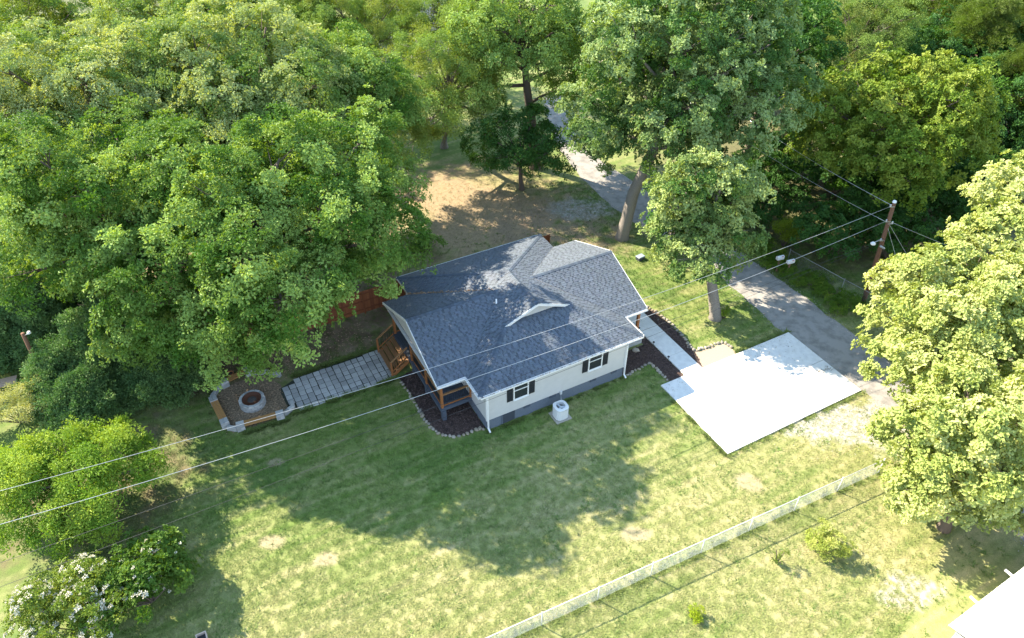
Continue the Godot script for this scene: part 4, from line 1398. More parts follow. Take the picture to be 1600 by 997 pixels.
func build_car():
	var o := thing("parked_car", "dark blue car parked on the grass beyond the far trees", "car", ground_at(889, 52), 1.2)
	var paint := mat("car_paint", 0.03, 0.035, 0.06, 0.3)
	var prof := [[-2.1, 0.45], [-2.15, 0.75], [-1.9, 0.95], [-1.35, 1.0], [-0.75, 1.42], [0.55, 1.45], [1.25, 1.02], [1.95, 0.88], [2.15, 0.62], [2.1, 0.4]]
	var st := begin()
	for k in prof.size():
		var p: Array = prof[k]
		var q: Array = prof[(k + 1) % prof.size()]
		var wp := 0.85 if p[1] < 1.1 else 0.66
		var wq := 0.85 if q[1] < 1.1 else 0.66
		quad(st, Vector3(p[0], p[1], -wp), Vector3(q[0], q[1], -wq), Vector3(q[0], q[1], wq), Vector3(p[0], p[1], wp))
		for s in [-1.0, 1.0]:
			for v in [Vector3(0, 0.7, s * 0.87), Vector3(p[0], p[1], s * wp), Vector3(q[0], q[1], s * wq)]:
				st.add_vertex(v)
	part("body", done(st), paint, o)
	for x in [-1.3, 1.35]:
		for z in [-0.8, 0.8]:
			var w := part("wheel", lathe([Vector2(0.0, -0.1), Vector2(0.3, -0.1), Vector2(0.32, 0.0), Vector2(0.3, 0.1), Vector2(0, 0.1)], 18), mat("tyre", 0.02, 0.02, 0.02, 0.9), o, Vector3(x, 0.32, z), Vector3(PI / 2, 0, 0))
			part("rim", lathe([Vector2(0.0, 0.115), Vector2(0.19, 0.105)], 14), mat("pole_hardware", 0.45, 0.46, 0.47, 0.4), w)
	var gl := mat("window_glass", 0.03, 0.035, 0.04, 0.06)
	var ws := begin()
	quad(ws, Vector3(0.6, 1.43, -0.6), Vector3(1.2, 1.07, -0.72), Vector3(1.2, 1.07, 0.72), Vector3(0.6, 1.43, 0.6))
	part("windscreen", done(ws), gl, o, Vector3(0.02, 0.012, 0))
	var rw := begin()
	quad(rw, Vector3(-0.78, 1.40, -0.6), Vector3(-1.3, 1.04, -0.72), Vector3(-1.3, 1.04, 0.72), Vector3(-0.78, 1.40, 0.6))
	part("rear_window", done(rw), gl, o, Vector3(-0.02, 0.012, 0))

# ---------------------------------------------------------------- plants
func make_spray(key: String, n: int, rad: float, ll: float, lw: float, flat: float, sd: int, bl: Color):
	# a twig end with n leaves set round it, leaning outwards along +Y
	var r := RandomNumberGenerator.new()
	r.seed = sd
	var st := begin()
	for k in n:
		var a := r.randf() * TAU
		var e := acos(1.0 - r.randf() * (1.0 - flat))
		var d := Vector3(sin(e) * cos(a), cos(e), sin(e) * sin(a))
		var p := d * rad * pow(r.randf(), 0.45)
		p.y *= 0.75
		var dir := (d + Vector3(r.randf_range(-0.7, 0.7), r.randf_range(-0.7, 0.35), r.randf_range(-0.7, 0.7))).normalized()
		var s := dir.cross(Vector3(r.randf_range(-0.5, 0.5), 1, r.randf_range(-0.5, 0.5))).normalized()
		var nn := s.cross(dir)
		var l := ll * r.randf_range(0.7, 1.25)
		var w := lw * r.randf_range(0.7, 1.25)
		var fold := nn * w * 0.22
		st.set_color(Color.WHITE * r.randf_range(0.8, 1.2))
		var b := p
		var t := p + dir * l - Vector3(0, l * 0.15, 0)
		var m1 := p + dir * l * 0.45 + s * w * 0.5 + fold
		var m2 := p + dir * l * 0.45 - s * w * 0.5 + fold
		for v in [b, m1, t, b, t, m2]:
			st.add_vertex(v)
	var m := done(st)
	m.surface_set_material(0, mat("leaf_" + key, 1, 1, 1, 0.52, {"vcol": 1, "backlight": bl, "spec": 0.28}))
	spray[key] = m

func in_lobe(p: Vector3, lb: Array) -> float:
	var d: Vector3 = (p - lb[0]) / lb[1]
	return d.length()

func add_clumps(xf: Array, cl: Array, lobes: Array, cr: float, per: int, ss: float, ca: Color, cb: Color, dens: float, r: RandomNumberGenerator, up_bias := 0.6, pale := 0.18):
	for li in lobes.size():
		var lb: Array = lobes[li]
		var R: Vector3 = lb[1]
		var mean := (R.x + R.y + R.z) / 3.0
		var n := int(dens * 4.0 * PI * mean * mean / (PI * cr * cr))
		for k in n:
			var y := 1.0 - 2.0 * (k + 0.5) / n
			var ph := k * 2.39996 + r.randf_range(-0.4, 0.4)
			var q := sqrt(maxf(0.0, 1.0 - y * y))
			if y < -0.55 and r.randf() < 0.6:
				continue
			var d := Vector3(q * cos(ph), y, q * sin(ph))
			var c: Vector3 = lb[0] + d * R * r.randf_range(0.62, 1.18)
			if c.y < 0.15:
				continue
			var inside := false
			for lj in lobes.size():
				if lj != li and in_lobe(c, lobes[lj]) < 0.72:
					inside = true
					break
			if inside:
				continue
			# each clump has its own leaf colour, drawn at random wherever it sits
			var mix := clampf(r.randf() * 0.4 + (r.randf_range(0.4, 0.85) if r.randf() < pale * 1.2 else 0.0), 0.0, 1.0)
			var size := cr * r.randf_range(0.65, 1.3)
			for i in per:
				var e := Vector3(r.randfn(0, 0.42), r.randfn(0, 0.30), r.randfn(0, 0.42)) * size
				var ax := (d * 0.7 + Vector3(0, up_bias, 0) + e / size * 0.6 + Vector3(r.randf_range(-0.35, 0.35), 0, r.randf_range(-0.35, 0.35))).normalized()
				var bs := Basis(Quaternion(Vector3.UP, ax)) * Basis(Vector3.UP, r.randf() * TAU)
				xf.append(Transform3D(bs.scaled(Vector3.ONE * ss * r.randf_range(0.75, 1.25)), c + e))
				var col := ca.lerp(cb, clampf(mix + r.randf_range(-0.12, 0.12), 0.0, 1.0))
				cl.append(col)

func auto_lobes(c: Vector3, R: Vector3, n: int, r: RandomNumberGenerator, low := -0.35) -> Array:
	# places the boughs round the crown, spread evenly from its top to its lower rim; positions only
	var out := []
	for k in n:
		var where_up := 0.97 + (low - 0.97) * (k + 0.5) / n
		var ph := k * 2.39996 + r.randf_range(-0.5, 0.5)
		var q := sqrt(maxf(0.0, 1.0 - where_up * where_up))
		var f := r.randf_range(0.58, 0.95)
		var lr := r.randf_range(0.20, 0.38)
		out.append([c + Vector3(q * cos(ph), where_up, q * sin(ph)) * R * f, Vector3(R.x, minf(R.y, R.x) * 1.0, R.z) * lr])
	out.append([c, R * 0.42])
	return out

func tree(kind: String, label: String, base: Vector3, c: Vector3, R: Vector3, opt := {}):
	# base: foot of the trunk; c: centre of the crown; R: its radii
	var r := RandomNumberGenerator.new()
	r.seed = opt.get("seed", 1) * 7919 + 13
	var o := thing(kind, label, opt.get("cat", "tree"), base, 0.0, opt.get("group", ""))
	var cc := c - base
	var lobes: Array = opt.lobes if opt.has("lobes") else auto_lobes(cc, R, int(opt.get("n", 15) * 1.2), r, opt.get("low", -0.4))
	for e in opt.get("extra", []):
		lobes.append([e[0] - base, e[1]])
	# trunk with limbs to every lobe
	var tr: float = opt.get("trunk", 0.28)
	var st := SurfaceTool.new()
	st.begin(Mesh.PRIMITIVE_TRIANGLES)
	st.set_smooth_group(0)
	var fork := Vector3(cc.x * 0.55, cc.y * opt.get("fork", 0.55), cc.z * 0.55)
	var bend := Vector3(fork.x * 0.3 + r.randf_range(-0.2, 0.2), fork.y * 0.45, fork.z * 0.3 + r.randf_range(-0.2, 0.2))
	st_tube(st, [Vector3(0, -0.2, 0), Vector3(0, 0.25, 0), bend, fork, cc + Vector3(0, R.y * 0.35, 0)], [tr * 1.6, tr * 1.15, tr, tr * 0.8, tr * 0.3], 10)
	st.generate_normals()
	var bark: StandardMaterial3D = opt.get("bark", M.bark)
	part("trunk", st.commit(), bark, o)
	var bst := SurfaceTool.new()
	bst.begin(Mesh.PRIMITIVE_TRIANGLES)
	bst.set_smooth_group(0)
	for lb in lobes:
		var e: Vector3 = lb[0]
		var s := fork.lerp(cc, clampf((e.y - fork.y) / maxf(1.0, R.y * 1.6), 0.0, 0.9)) if e.y > fork.y else bend.lerp(fork, 0.7)
		var m := s.lerp(e, 0.5) + Vector3(r.randf_range(-0.3, 0.3), r.randf_range(-0.1, 0.5), r.randf_range(-0.3, 0.3))
		st_tube(bst, [s, m, e], [tr * 0.38, tr * 0.26, tr * 0.12], 6)
		for j in 4:
			var d := Vector3(r.randfn(), r.randfn() * 0.7 + 0.3, r.randfn()).normalized()
			st_tube(bst, [m.lerp(e, r.randf()), e + d * lb[1] * r.randf_range(0.6, 0.95)], [tr * 0.12, 0.012], 4)
	bst.generate_normals()
	part("branches", bst.commit(), bark, o)
	# leaves
	var xf := []
	var cl := []
	add_clumps(xf, cl, lobes, opt.get("clump", 0.72) * 1.2, int(opt.get("per", 9) * 2.0), opt.get("size", 1.0), opt.get("ca", Color(0.06, 0.12, 0.02)), opt.get("cb", Color(0.12, 0.19, 0.04)), opt.get("dens", 1.0), r, opt.get("up", 0.6), opt.get("pale", 0.3))
	var cr := multi("crown", spray[opt.get("spray", "broad")], xf, cl, o)
	cr.set_meta("kind", "stuff")
	leaf_count += xf.size()
	return o

var leaf_count := 0

func cone_lobes(h: float, w: float, n: int, r: RandomNumberGenerator, y0 := 0.6) -> Array:
	var out := []
	for k in n:
		var t := (k + 0.5) / n
		var ph := k * 2.39996 + r.randf_range(-0.4, 0.4)
		var q := w * (1.0 - t) * 0.55 + 0.15
		var s := w * (1.0 - t) * 0.42 + 0.35
		out.append([Vector3(cos(ph) * q, y0 + t * (h - y0), sin(ph) * q), Vector3(s, s * 0.6, s)])
	return out

func pine(label: String, base: Vector3, h: float, w: float, sd: int, first := 0.45):
	var r := RandomNumberGenerator.new()
	r.seed = sd * 97 + 5
	var o := thing("pine_tree", label, "tree", base, 0.0, "tall pines in the woods")
	var top := Vector3(r.randf_range(-0.6, 0.6), h, r.randf_range(-0.6, 0.6))
	part("trunk", tube([Vector3(0, -0.3, 0), top * 0.5, top], [0.27, 0.2, 0.05], 10), M.pine_bark, o)
	var bst := SurfaceTool.new()
	bst.begin(Mesh.PRIMITIVE_TRIANGLES)
	bst.set_smooth_group(0)
	var xf := []
	var cl := []
	var n := 30
	for k in n:
		var t := first + (1.0 - first) * (k + 0.5) / n
		var a := k * 2.39996 + r.randf_range(-0.5, 0.5)
		var l := w * (1.12 - t) / (1.12 - first) * r.randf_range(0.6, 1.1) + 0.4
		var s := top * t
		var e := s + Vector3(cos(a) * l, r.randf_range(-0.2, 0.7), sin(a) * l)
		var m := s.lerp(e, 0.55) + Vector3(0, -0.15, 0)
		st_tube(bst, [s, m, e], [0.06, 0.04, 0.015], 5)
		if r.randf() < 0.12:
			continue
		for j in 3:
			var c := m.lerp(e, 0.25 + 0.4 * j) + Vector3(r.randf_range(-0.5, 0.5), r.randf_range(-0.1, 0.3), r.randf_range(-0.5, 0.5))
			var tone := r.randf_range(0.75, 1.25)
			for i in 26:
				var p := c + Vector3(r.randfn(0, 0.5), r.randfn(0, 0.28), r.randfn(0, 0.5))
				var ax := (Vector3(cos(a), 0.9, sin(a)) + Vector3(r.randf_range(-0.7, 0.7), 0, r.randf_range(-0.7, 0.7))).normalized()
				xf.append(Transform3D(Basis(Quaternion(Vector3.UP, ax)).scaled(Vector3.ONE * r.randf_range(0.9, 1.4)), p))
				var tt := tone * r.randf_range(0.8, 1.2)
				cl.append(Color(0.17 * tt, 0.235 * tt, 0.06 * tt))
	bst.generate_normals()
	part("branches", bst.commit(), M.pine_bark, o)
	var cr := multi("crown", spray.needle, xf, cl, o)
	cr.set_meta("kind", "stuff")
	leaf_count += xf.size()

func shrub(kind: String, label: String, base: Vector3, R: Vector3, opt := {}):
	var r := RandomNumberGenerator.new()
	r.seed = opt.get("seed", 1) * 31 + 3
	var o := thing(kind, label, opt.get("cat", "shrub"), base, 0.0, opt.get("group", ""))
	var c := Vector3(0, R.y * 0.95, 0)
	var lobes := auto_lobes(c, R, opt.get("n", 8), r, -0.3)
	var bst := begin()
	for lb in lobes:
		st_tube(bst, [Vector3(0, -0.05, 0), (lb[0] as Vector3) * 0.6, lb[0]], [0.035, 0.025, 0.012], 5)
	part("stems", done(bst), M.bark, o)
	var xf := []
	var cl := []
	add_clumps(xf, cl, lobes, opt.get("clump", 0.35), opt.get("per", 7), opt.get("size", 0.7), opt.get("ca", Color(0.08, 0.14, 0.02)), opt.get("cb", Color(0.16, 0.22, 0.05)), opt.get("dens", 1.0), r, 0.6, opt.get("pale", 0.2))
	var f := multi("foliage", spray[opt.get("spray", "broad")], xf, cl, o)
	f.set_meta("kind", "stuff")
	leaf_count += xf.size()
	if opt.has("bloom"):
		var bx := []
		var bc := []
		for k in opt.bloom:
			var lb: Array = lobes[r.randi() % lobes.size()]
			var d := Vector3(r.randfn(), absf(r.randfn()) + 0.3, r.randfn()).normalized()
			bx.append(Transform3D(Basis(Quaternion(Vector3.UP, (d + Vector3(0, 0.5, 0)).normalized())).scaled(Vector3.ONE * r.randf_range(0.4, 1.0)), lb[0] + d * lb[1] * 1.12))
			bc.append(Color(0.74, 0.71, 0.58) * r.randf_range(0.9, 1.05))
		var b := multi("blossom", spray.flower, bx, bc, o)
		b.set_meta("kind", "stuff")
	return o

func build_plants():
	var bl := Color(0.82, 0.80, 0.36)
	make_spray("broad", 22, 0.29, 0.165, 0.105, 0.2, 1, bl)
	make_spray("maple", 16, 0.26, 0.20, 0.15, 0.3, 2, bl)
	make_spray("fine", 24, 0.3, 0.15, 0.06, 0.1, 3, bl)
	make_spray("cedar", 26, 0.34, 0.17, 0.06, 0.0, 4, Color(0.6, 0.7, 0.4))
	make_spray("needle", 34, 0.24, 0.28, 0.024, 0.2, 5, Color(0.8, 0.85, 0.3))
	make_spray("flower", 18, 0.12, 0.10, 0.09, 0.4, 6, Color(0.5, 0.5, 0.45))
	mat("bark", 0.16, 0.125, 0.10, 0.95, {"noise": [0.06, 0.4, 1.5, 1.2]})
	mat("pale_bark", 0.27, 0.24, 0.21, 0.95, {"noise": [0.03, 0.3, 1.6, 1.0]})
	mat("pine_bark", 0.30, 0.21, 0.17, 0.95, {"noise": [0.05, 0.5, 1.4, 1.0]})
	var G := Color(0.074, 0.175, 0.022)     # deep summer green
	var Y := Color(0.365, 0.510, 0.140)     # young yellow-green
	var B := Color(0.060, 0.155, 0.040)     # bluish green
	# --- the big shade trees left of the house
	tree("oak_tree", "huge dark green oak overhanging the fire pit and the paver path", Vector3(-13.2, 0, -38.5), ground_at(412, 385, 9.0), Vector3(7.0, 6.6, 6.8), {"seed": 1, "n": 24, "dens": 0.88, "trunk": 0.5, "ca": G, "cb": Y, "per": 10, "spray": "broad", "extra": [[ground_at(572, 322, 8.2), Vector3(1.9, 1.7, 1.9)], [ground_at(600, 288, 8.4), Vector3(1.9, 1.6, 1.9)], [ground_at(380, 520, 4.5), Vector3(2.6, 1.8, 2.2)], [ground_at(560, 225, 13.0), Vector3(2.4, 2.0, 2.4)]]})
	tree("oak_tree", "tall oak beside the huge one, with a pale yellowish lower bough", Vector3(-22.5, 0, -41.5), ground_at(200, 350, 9.0), Vector3(6.6, 6.4, 6.2), {"seed": 2, "n": 18, "trunk": 0.42, "ca": G, "cb": Y, "extra": [[ground_at(200, 525, 4.6), Vector3(1.7, 1.5, 1.6)], [ground_at(290, 500, 5.0), Vector3(2.0, 1.8, 2.0)]]})
	tree("oak_tree", "broad light-topped oak behind the huge dark one", Vector3(-18.5, 0, -53.0), ground_at(390, 175, 10.5), Vector3(7.6, 6.8, 7.2), {"seed": 3, "n": 20, "trunk": 0.45, "ca": G.lerp(Y, 0.25), "cb": Color(0.45, 0.52, 0.22), "pale": 0.4})
	tree("oak_tree", "pale green oak at the edge of the woods behind the cedars", Vector3(-32.0, 0, -51.0), ground_at(130, 205, 10.0), Vector3(7.6, 6.6, 7.2), {"seed": 4, "n": 20, "trunk": 0.42, "ca": G.lerp(Y, 0.35), "cb": Color(0.47, 0.53, 0.25), "pale": 0.45})
	tree("oak_tree", "rounded green oak overlooking the bare yard behind the house", Vector3(-11.5, 0, -55.5), ground_at(542, 185, 8.5), Vector3(5.0, 5.4, 5.0), {"seed": 5, "n": 15, "trunk": 0.36, "ca": G, "cb": Y})
	tree("oak_tree", "far yellow-green tree beside the sunny clearing in the woods", Vector3(-46.0, 0, -74.0), ground_at(40, 90, 7.5), Vector3(7.5, 7.0, 7.0), {"seed": 6, "n": 14, "dens": 0.85, "ca": G.lerp(Y, 0.5), "cb": Color(0.266, 0.329, 0.048)})
	tree("oak_tree", "wide light green tree deep in the woods past the broad oak", Vector3(-30.0, 0, -73.0), ground_at(275, 62, 9.0), Vector3(7.6, 6.6, 7.0), {"seed": 7, "n": 16, "dens": 0.85, "ca": G.lerp(Y, 0.4), "cb": Color(0.44, 0.51, 0.22), "pale": 0.35})
	tree("oak_tree", "green tree deep in the woods next to the dark conifer", Vector3(-20.5, 0, -78.0), ground_at(415, 40, 9.0), Vector3(6.4, 6.2, 6.0), {"seed": 8, "n": 14, "dens": 0.8, "ca": G, "cb": Y})
	tree("oak_tree", "sunlit yellow-green tree beside the dark conifer, before the hidden grey roof", Vector3(-14.5, 0, -74.0), ground_at(562, 62, 8.0), Vector3(6.2, 5.6, 5.8), {"seed": 9, "n": 14, "dens": 0.85, "ca": G.lerp(Y, 0.6), "cb": Color(0.266, 0.322, 0.072), "spray": "fine", "per": 11})
	tree("willow_oak", "airy feathery light green tree leaning over the bare yard", Vector3(-6.3, 0, -63.0), ground_at(702, 130, 8.5), Vector3(5.0, 6.0, 5.0), {"seed": 10, "n": 15, "dens": 0.85, "ca": G.lerp(Y, 0.6), "cb": Color(0.266, 0.322, 0.066), "spray": "fine", "per": 12, "bark": M.pale_bark, "trunk": 0.3, "low": -0.7, "extra": [[ground_at(668, 170, 7.0), Vector3(1.5, 2.4, 1.5)], [ground_at(640, 225, 5.0), Vector3(1.7, 1.8, 1.7)]]})
	tree("willow_oak", "far airy tree with pale bare limbs beyond the feathery one", Vector3(-6.5, 0, -84.0), ground_at(700, 25, 8.0), Vector3(6.5, 5.5, 6.0), {"seed": 11, "n": 14, "dens": 0.8, "ca": G.lerp(Y, 0.7), "cb": Color(0.294, 0.350, 0.084), "spray": "fine", "per": 12, "bark": M.pale_bark})
	tree("elm_tree", "tall bright green tree with a thick dark trunk beside the road bend", ground_at(836, 262), ground_at(812, 58, 11.5), Vector3(5.2, 5.2, 5.0), {"seed": 12, "n": 15, "trunk": 0.42, "fork": 0.62, "ca": G.lerp(Y, 0.45), "cb": Y, "extra": [[ground_at(750, 140, 8.0), Vector3(1.9, 1.6, 1.9)], [ground_at(895, 105, 8.5), Vector3(2.0, 1.6, 1.9)], [ground_at(870, 60, 10.0), Vector3(2.2, 1.8, 2.0)], [ground_at(874, 140, 6.6), Vector3(1.7, 1.3, 1.6)]]})
	tree("elm_tree", "low dark shaded tree standing before the thick trunk at the yard edge", ground_at(815, 296), ground_at(812, 236, 3.6), Vector3(3.7, 3.3, 3.4), {"seed": 13, "n": 12, "trunk": 0.2, "dens": 0.7, "ca": B, "cb": G, "pale": 0.1})
	# --- trees along the road
	tree("maple_tree", "towering maple with clustered leaves and a pale leaning trunk by the road", ground_at(972, 372), ground_at(1085, 118, 12.5), Vector3(7.2, 7.4, 6.8), {"seed": 14, "n": 22, "trunk": 0.42, "fork": 0.7, "spray": "maple", "ca": B.lerp(G, 0.4), "cb": Color(0.33, 0.44, 0.18), "pale": 0.4, "bark": M.pale_bark, "extra": [[ground_at(945, 205, 8.0), Vector3(2.6, 2.3, 2.6)], [ground_at(925, 160, 9.5), Vector3(1.9, 1.6, 1.9)], [ground_at(1010, 175, 9.5), Vector3(2.4, 2.2, 2.4)], [ground_at(960, 60, 12.5), Vector3(2.4, 2.2, 2.4)], [ground_at(1035, 218, 8.0), Vector3(2.2, 1.8, 2.0)], [ground_at(1120, 215, 8.0), Vector3(2.2, 1.8, 2.0)]]})
	tree("maple_tree", "narrow maple with a short bare trunk between the front walk and the road", ground_at(1117, 497), ground_at(1093, 320, 7.2), Vector3(3.2, 4.4, 3.0), {"seed": 15, "n": 20, "dens": 1.25, "trunk": 0.34, "fork": 0.6, "spray": "maple", "ca": B.lerp(G, 0.5), "cb": Color(0.40, 0.49, 0.19), "bark": M.pale_bark, "low": -0.75, "pale": 0.45, "extra": [[ground_at(1085, 405, 4.8), Vector3(1.7, 1.5, 1.6)], [ground_at(1145, 385, 5.0), Vector3(1.5, 1.4, 1.5)], [ground_at(1045, 365, 5.6), Vector3(1.4, 1.2, 1.4)]]})
	tree("maple_tree", "dark maple behind the towering one, across the road", Vector3(20.5, 0, -59.0), ground_at(1205, 90, 9.5), Vector3(5.2, 6.2, 5.0), {"seed": 16, "n": 14, "spray": "maple", "ca": B, "cb": G})
	tree("tulip_tree", "bright green spreading tree at the wood edge above the utility pole", Vector3(31.0, 0, -51.5), ground_at(1395, 205, 8.5), Vector3(6.4, 5.2, 5.6), {"seed": 17, "n": 18, "spray": "maple", "ca": Color(0.140, 0.238, 0.030), "cb": Color(0.280, 0.350, 0.060), "pale": 0.3, "extra": [[ground_at(1305, 195, 8.0), Vector3(2.0, 1.6, 2.0)], [ground_at(1500, 205, 8.0), Vector3(2.2, 1.6, 2.0)]]})
	tree("tulip_tree", "pale feathery tree behind the bright spreading one", Vector3(28.0, 0, -66.0), ground_at(1330, 75, 8.5), Vector3(5.0, 5.0, 4.6), {"seed": 18, "n": 13, "spray": "fine", "per": 11, "dens": 0.8, "ca": G.lerp(Y, 0.5), "cb": Color(0.252, 0.308, 0.096)})
	tree("sweetgum_tree", "sunlit yellow-green tree overhanging the road in front of the utility pole", Vector3(26.3, 0, -33.0), ground_at(1518, 490, 6.2), Vector3(4.5, 4.0, 4.3), {"seed": 19, "n": 18, "spray": "maple", "trunk": 0.3, "clump": 0.6, "per": 10, "ca": Color(0.34, 0.42, 0.12), "cb": Color(0.54, 0.59, 0.25), "pale": 0.35, "low": -0.6, "extra": [[ground_at(1585, 305, 9.5), Vector3(2.2, 2.0, 2.0)], [ground_at(1575, 380, 8.5), Vector3(2.4, 2.0, 2.2)], [ground_at(1560, 570, 6.5), Vector3(2.4, 2.0, 2.2)], [ground_at(1470, 590, 5.5), Vector3(1.9, 1.6, 1.8)], [ground_at(1405, 560, 5.0), Vector3(1.5, 1.2, 1.4)]]})
	tree("sweetgum_tree", "sunlit yellow-green tree at the end of the chain-link fence", Vector3(21.7, 0, -21.8), ground_at(1535, 695, 5.2), Vector3(3.9, 3.4, 3.7), {"seed": 20, "n": 17, "spray": "maple", "trunk": 0.26, "clump": 0.56, "per": 10, "ca": Color(0.34, 0.42, 0.12), "cb": Color(0.54, 0.59, 0.25), "pale": 0.35, "low": -0.75, "extra": [[ground_at(1500, 775, 3.0), Vector3(1.3, 1.0, 1.2)], [ground_at(1445, 750, 3.2), Vector3(1.2, 0.9, 1.1)], [ground_at(1565, 770, 3.2), Vector3(1.3, 1.0, 1.2)], [ground_at(1425, 690, 4.0), Vector3(1.3, 1.0, 1.2)]]})
	# --- pines and undergrowth in the woods across the road
	var pl := ["tall pine deepest in the woods with a long bare trunk", "tall pine standing right behind the bright spreading tree", "tall pine whose pale trunk shows low in the woods", "tall pine leaning out over the wood edge", "tall pine at the back of the woods with a yellowish crown", "tall pine with broken side limbs in the woods", "tall pine beside the pale feathery tree", "tall pine past the dark maple at the back of the woods", "tall pine between the bright sunlit tree and the wood edge", "tall slim pine on the far rim of the woods"]
	var pp := [[1545, 205, 17.0, 0.45], [1470, 215, 15.0, 0.45], [1575, 265, 15.5, 0.5], [1650, 250, 17.0, 0.45], [1425, 150, 15.0, 0.35], [1610, 170, 17.0, 0.4], [1385, 110, 14.0, 0.3], [1300, 95, 14.0, 0.3], [1500, 120, 15.0, 0.35], [1570, 90, 15.0, 0.3]]
	for k in 10:
		pine(pl[k], ground_at(pp[k][0], pp[k][1]), pp[k][2] - 3.0, 4.2, k + 1, pp[k][3])
	tree("maple_tree", "dense dark maple filling the back of the woods behind the pines", Vector3(41.0, 0, -67.0), ground_at(1480, 120, 6.0), Vector3(6.5, 5.5, 6.0), {"seed": 90, "n": 14, "spray": "maple", "ca": B * 0.9, "cb": G, "pale": 0.1})
	tree("maple_tree", "dense dark maple under the pines at the rim of the woods", Vector3(44.0, 0, -55.0), ground_at(1575, 190, 5.0), Vector3(5.5, 4.8, 5.5), {"seed": 91, "n": 14, "spray": "maple", "ca": B * 0.9, "cb": G, "pale": 0.1})
	tree("maple_tree", "rounded maple at the back, between the dark maple and the pines", Vector3(27.5, 0, -84.0), ground_at(1270, 20, 7.0), Vector3(6.5, 6.0, 6.0), {"seed": 92, "n": 13, "spray": "maple", "ca": B, "cb": G, "pale": 0.2})
	tree("maple_tree", "maple at the far back of the woods under the slim pine", Vector3(53.0, 0, -84.0), ground_at(1520, 10, 7.0), Vector3(7.5, 6.5, 7.0), {"seed": 93, "n": 13, "spray": "maple", "ca": B, "cb": G, "pale": 0.2})
	tree("maple_tree", "maple beyond the road bend next to the collapsed shed", Vector3(17.0, 0, -84.0), ground_at(1010, 20, 7.0), Vector3(5.5, 5.5, 5.0), {"seed": 94, "n": 12, "spray": "maple", "ca": B.lerp(G, 0.5), "cb": Y, "pale": 0.3})
	var ul := ["dark leafy thicket under the bright tree, next to the light shrub", "dark leafy thicket behind the utility pole", "dark leafy thicket between the utility pole and the pines", "tangled dark thicket along the road verge below the towering maple", "deep green thicket at the far end of the woods", "shaded thicket under the pines", "dark thicket in the hollow between the maples across the road", "dark thicket below the left boughs of the bright spreading tree", "dark thicket at the foot of the bright spreading tree", "low dark thicket behind the narrow maple, across the road"]
	var up := [[1300, 400, 3.4, 2.4], [1385, 405, 3.2, 2.4], [1480, 370, 4.2, 2.8], [1190, 300, 3.2, 1.5], [1250, 190, 4.5, 2.6], [1560, 330, 5.0, 3.0], [1225, 255, 3.2, 1.6], [1300, 305, 3.6, 2.2], [1400, 320, 4.2, 2.6], [1175, 345, 2.2, 1.3]]
	for k in 10:
		shrub("thicket", ul[k], ground_at(up[k][0], up[k][1]), Vector3(up[k][2], up[k][3], up[k][2]), {"seed": 40 + k, "n": 14, "clump": 0.6, "per": 9, "size": 0.95, "ca": B * 0.9, "cb": G, "spray": "maple", "dens": 0.9, "group": "undergrowth across the road", "pale": 0.08})
	shrub("verge_shrub", "lone bright yellow-green shrub by the road near the mailboxes", ground_at(1222, 385), Vector3(1.15, 1.5, 1.1), {"seed": 50, "n": 9, "ca": Color(0.182, 0.266, 0.024), "cb": Color(0.280, 0.364, 0.036), "spray": "fine"})
	var vl := ["low green weeds at the road edge below the mailboxes", "low green weeds on the verge beside the overgrown fence", "low green weeds on the verge under the utility pole", "low green weeds by the road beside the light shrub"]
	var vp := [[1205, 420], [1255, 445], [1310, 478], [1180, 392]]
	for k in 4:
		shrub("weeds", vl[k], ground_at(vp[k][0], vp[k][1]) + Vector3(0.5, 0, 0), Vector3(1.5, 0.35, 1.3), {"seed": 55 + k, "n": 9, "clump": 0.25, "per": 6, "size": 0.5, "ca": Color(0.098, 0.196, 0.024), "cb": Color(0.182, 0.280, 0.036), "cat": "weeds", "group": "verge weeds"})
	# --- cedars and scrub at the left
	var cl := ["dark bluish cedar between the yard light and the pale oak", "dark bluish cedar standing over the yard light pole", "dark bluish cedar below the oak with the pale bough", "dark bluish cedar at the shaded end of the board fence", "low spreading dark cedar behind the bright yellow-green tree", "tall dark cedar by the pale hidden house", "slim dark cedar between two taller ones behind the light pole", "dark cedar under the edge of the pale oak", "small dark cedar between the light pole and the board fence"]
	var cp := [[95, 545, 7.0, 2.9], [20, 560, 6.5, 2.6], [185, 590, 6.0, 2.8], [262, 606, 4.4, 2.3], [150, 645, 3.2, 2.2], [-10, 500, 8.0, 3.2], [60, 505, 7.0, 2.8], [130, 500, 7.0, 3.0], [120, 615, 4.0, 2.4]]
	for k in 9:
		var r := RandomNumberGenerator.new()
		r.seed = 300 + k
		tree("cedar_tree", cl[k], ground_at(cp[k][0], cp[k][1]), ground_at(cp[k][0], cp[k][1]) + Vector3(0, cp[k][2] * 0.5, 0), Vector3(cp[k][3], cp[k][2] * 0.5, cp[k][3]), {"seed": 60 + k, "lobes": cone_lobes(cp[k][2], cp[k][3], 22, r), "spray": "cedar", "ca": Color(0.115, 0.21, 0.075), "cb": Color(0.21, 0.31, 0.10), "trunk": 0.14, "clump": 0.42, "per": 8, "size": 0.95, "pale": 0.1, "group": "dark cedars"})
	tree("conifer", "dark round conifer deep in the woods beside the sunlit tree", ground_at(492, 60), ground_at(492, 30, 4.5), Vector3(3.6, 4.4, 3.4), {"seed": 70, "n": 12, "spray": "cedar", "ca": Color(0.042, 0.084, 0.030), "cb": Color(0.070, 0.119, 0.036), "size": 1.2, "per": 9})
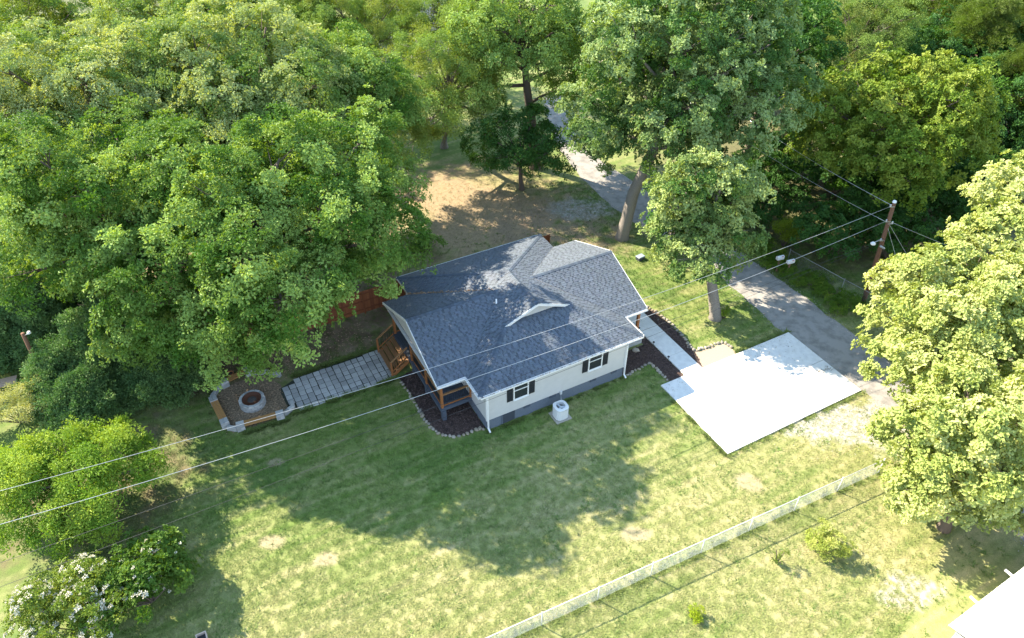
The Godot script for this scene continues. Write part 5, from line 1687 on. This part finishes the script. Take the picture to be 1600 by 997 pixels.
	tree("shade_tree", "round bright yellow-green tree at the lawn corner, touched by the lower wire", ground_at(120, 820), ground_at(112, 748, 2.8), Vector3(3.8, 2.3, 3.1), {"seed": 71, "n": 18, "trunk": 0.2, "spray": "fine", "clump": 0.5, "per": 10, "ca": Color(0.17, 0.31, 0.035), "cb": Color(0.36, 0.48, 0.07), "pale": 0.3, "low": -0.5})
	shrub("flowering_shrub", "large shrub covered in white flower heads at the lawn corner", ground_at(135, 985), Vector3(2.6, 1.75, 2.1), {"seed": 72, "n": 13, "clump": 0.42, "per": 8, "size": 0.75, "ca": Color(0.154, 0.238, 0.036), "cb": Color(0.294, 0.364, 0.072), "bloom": 380})
	shrub("flowering_shrub", "dark leafy shrub with a few white flowers between the lawn and the flower-covered one", ground_at(238, 940), Vector3(1.8, 1.7, 2.3), {"seed": 73, "n": 11, "clump": 0.42, "per": 8, "size": 0.9, "ca": Color(0.077, 0.161, 0.024), "cb": Color(0.154, 0.252, 0.042), "spray": "maple", "bloom": 55})
	shrub("pale_shrub", "pale cream-green shrub behind the round yellow-green tree", ground_at(35, 660), Vector3(2.5, 1.3, 1.6), {"seed": 74, "n": 10, "spray": "fine", "clump": 0.4, "per": 9, "ca": Color(0.364, 0.406, 0.156), "cb": Color(0.588, 0.588, 0.288)})
	# --- shrubs on the near lawn
	shrub("lawn_bush", "rounded light green bush on the lawn beyond the chain-link fence", ground_at(1285, 862), Vector3(0.95, 0.7, 0.85), {"seed": 80, "n": 9, "clump": 0.25, "per": 7, "size": 0.5, "ca": Color(0.30, 0.37, 0.07), "cb": Color(0.48, 0.52, 0.15)})
	shrub("sapling", "thin sapling beside the rounded light green bush", ground_at(1214, 880), Vector3(0.45, 0.6, 0.4), {"seed": 81, "n": 5, "clump": 0.2, "per": 4, "size": 0.45, "dens": 0.6, "ca": Color(0.154, 0.238, 0.036), "cb": Color(0.280, 0.322, 0.060), "cat": "sapling"})
	shrub("lawn_bush", "tiny bright yellow-green bush alone on the lawn near the chain-link fence", ground_at(1084, 962), Vector3(0.36, 0.24, 0.33), {"seed": 82, "n": 5, "clump": 0.14, "per": 6, "size": 0.4, "ca": Color(0.280, 0.378, 0.024), "cb": Color(0.420, 0.504, 0.036)})
	shrub("lawn_bush", "small green bush against the foot of the narrow maple", ground_at(1131, 497), Vector3(0.4, 0.5, 0.4), {"seed": 83, "n": 5, "clump": 0.2, "per": 7, "size": 0.5, "ca": Color(0.154, 0.252, 0.024), "cb": Color(0.252, 0.350, 0.036)})
	shrub("lawn_bush", "ragged bush at the edge of the bare yard behind the board fence", ground_at(660, 395), Vector3(1.5, 0.8, 1.2), {"seed": 84, "n": 8, "clump": 0.4, "per": 7, "size": 0.8, "ca": G, "cb": Y})
	print("leaf sprays: ", leaf_count)

func _ready():
	setup_view()
	rng.seed = 1
	n_big.seed = 11
	n_big.frequency = 0.11
	n_big.fractal_octaves = 3
	n_mid.seed = 12
	n_mid.frequency = 0.55
	n_mid.fractal_octaves = 3
	n_fine.seed = 13
	n_fine.frequency = 2.6
	n_fine.fractal_octaves = 3
	n_streak.seed = 14
	n_streak.frequency = 1.0
	n_streak.fractal_octaves = 2
	build_road()
	build_ground()
	print("ground ", Time.get_ticks_msec())
	build_house()
	build_paving()
	build_beds()
	build_fire_pit()
	build_ac()
	build_fences()
	build_utilities()
	build_neighbours()
	build_litter()
	print("objects ", Time.get_ticks_msec())
	build_plants()
	print("plants ", Time.get_ticks_msec())
	build_grass()
	print("grass ", Time.get_ticks_msec())
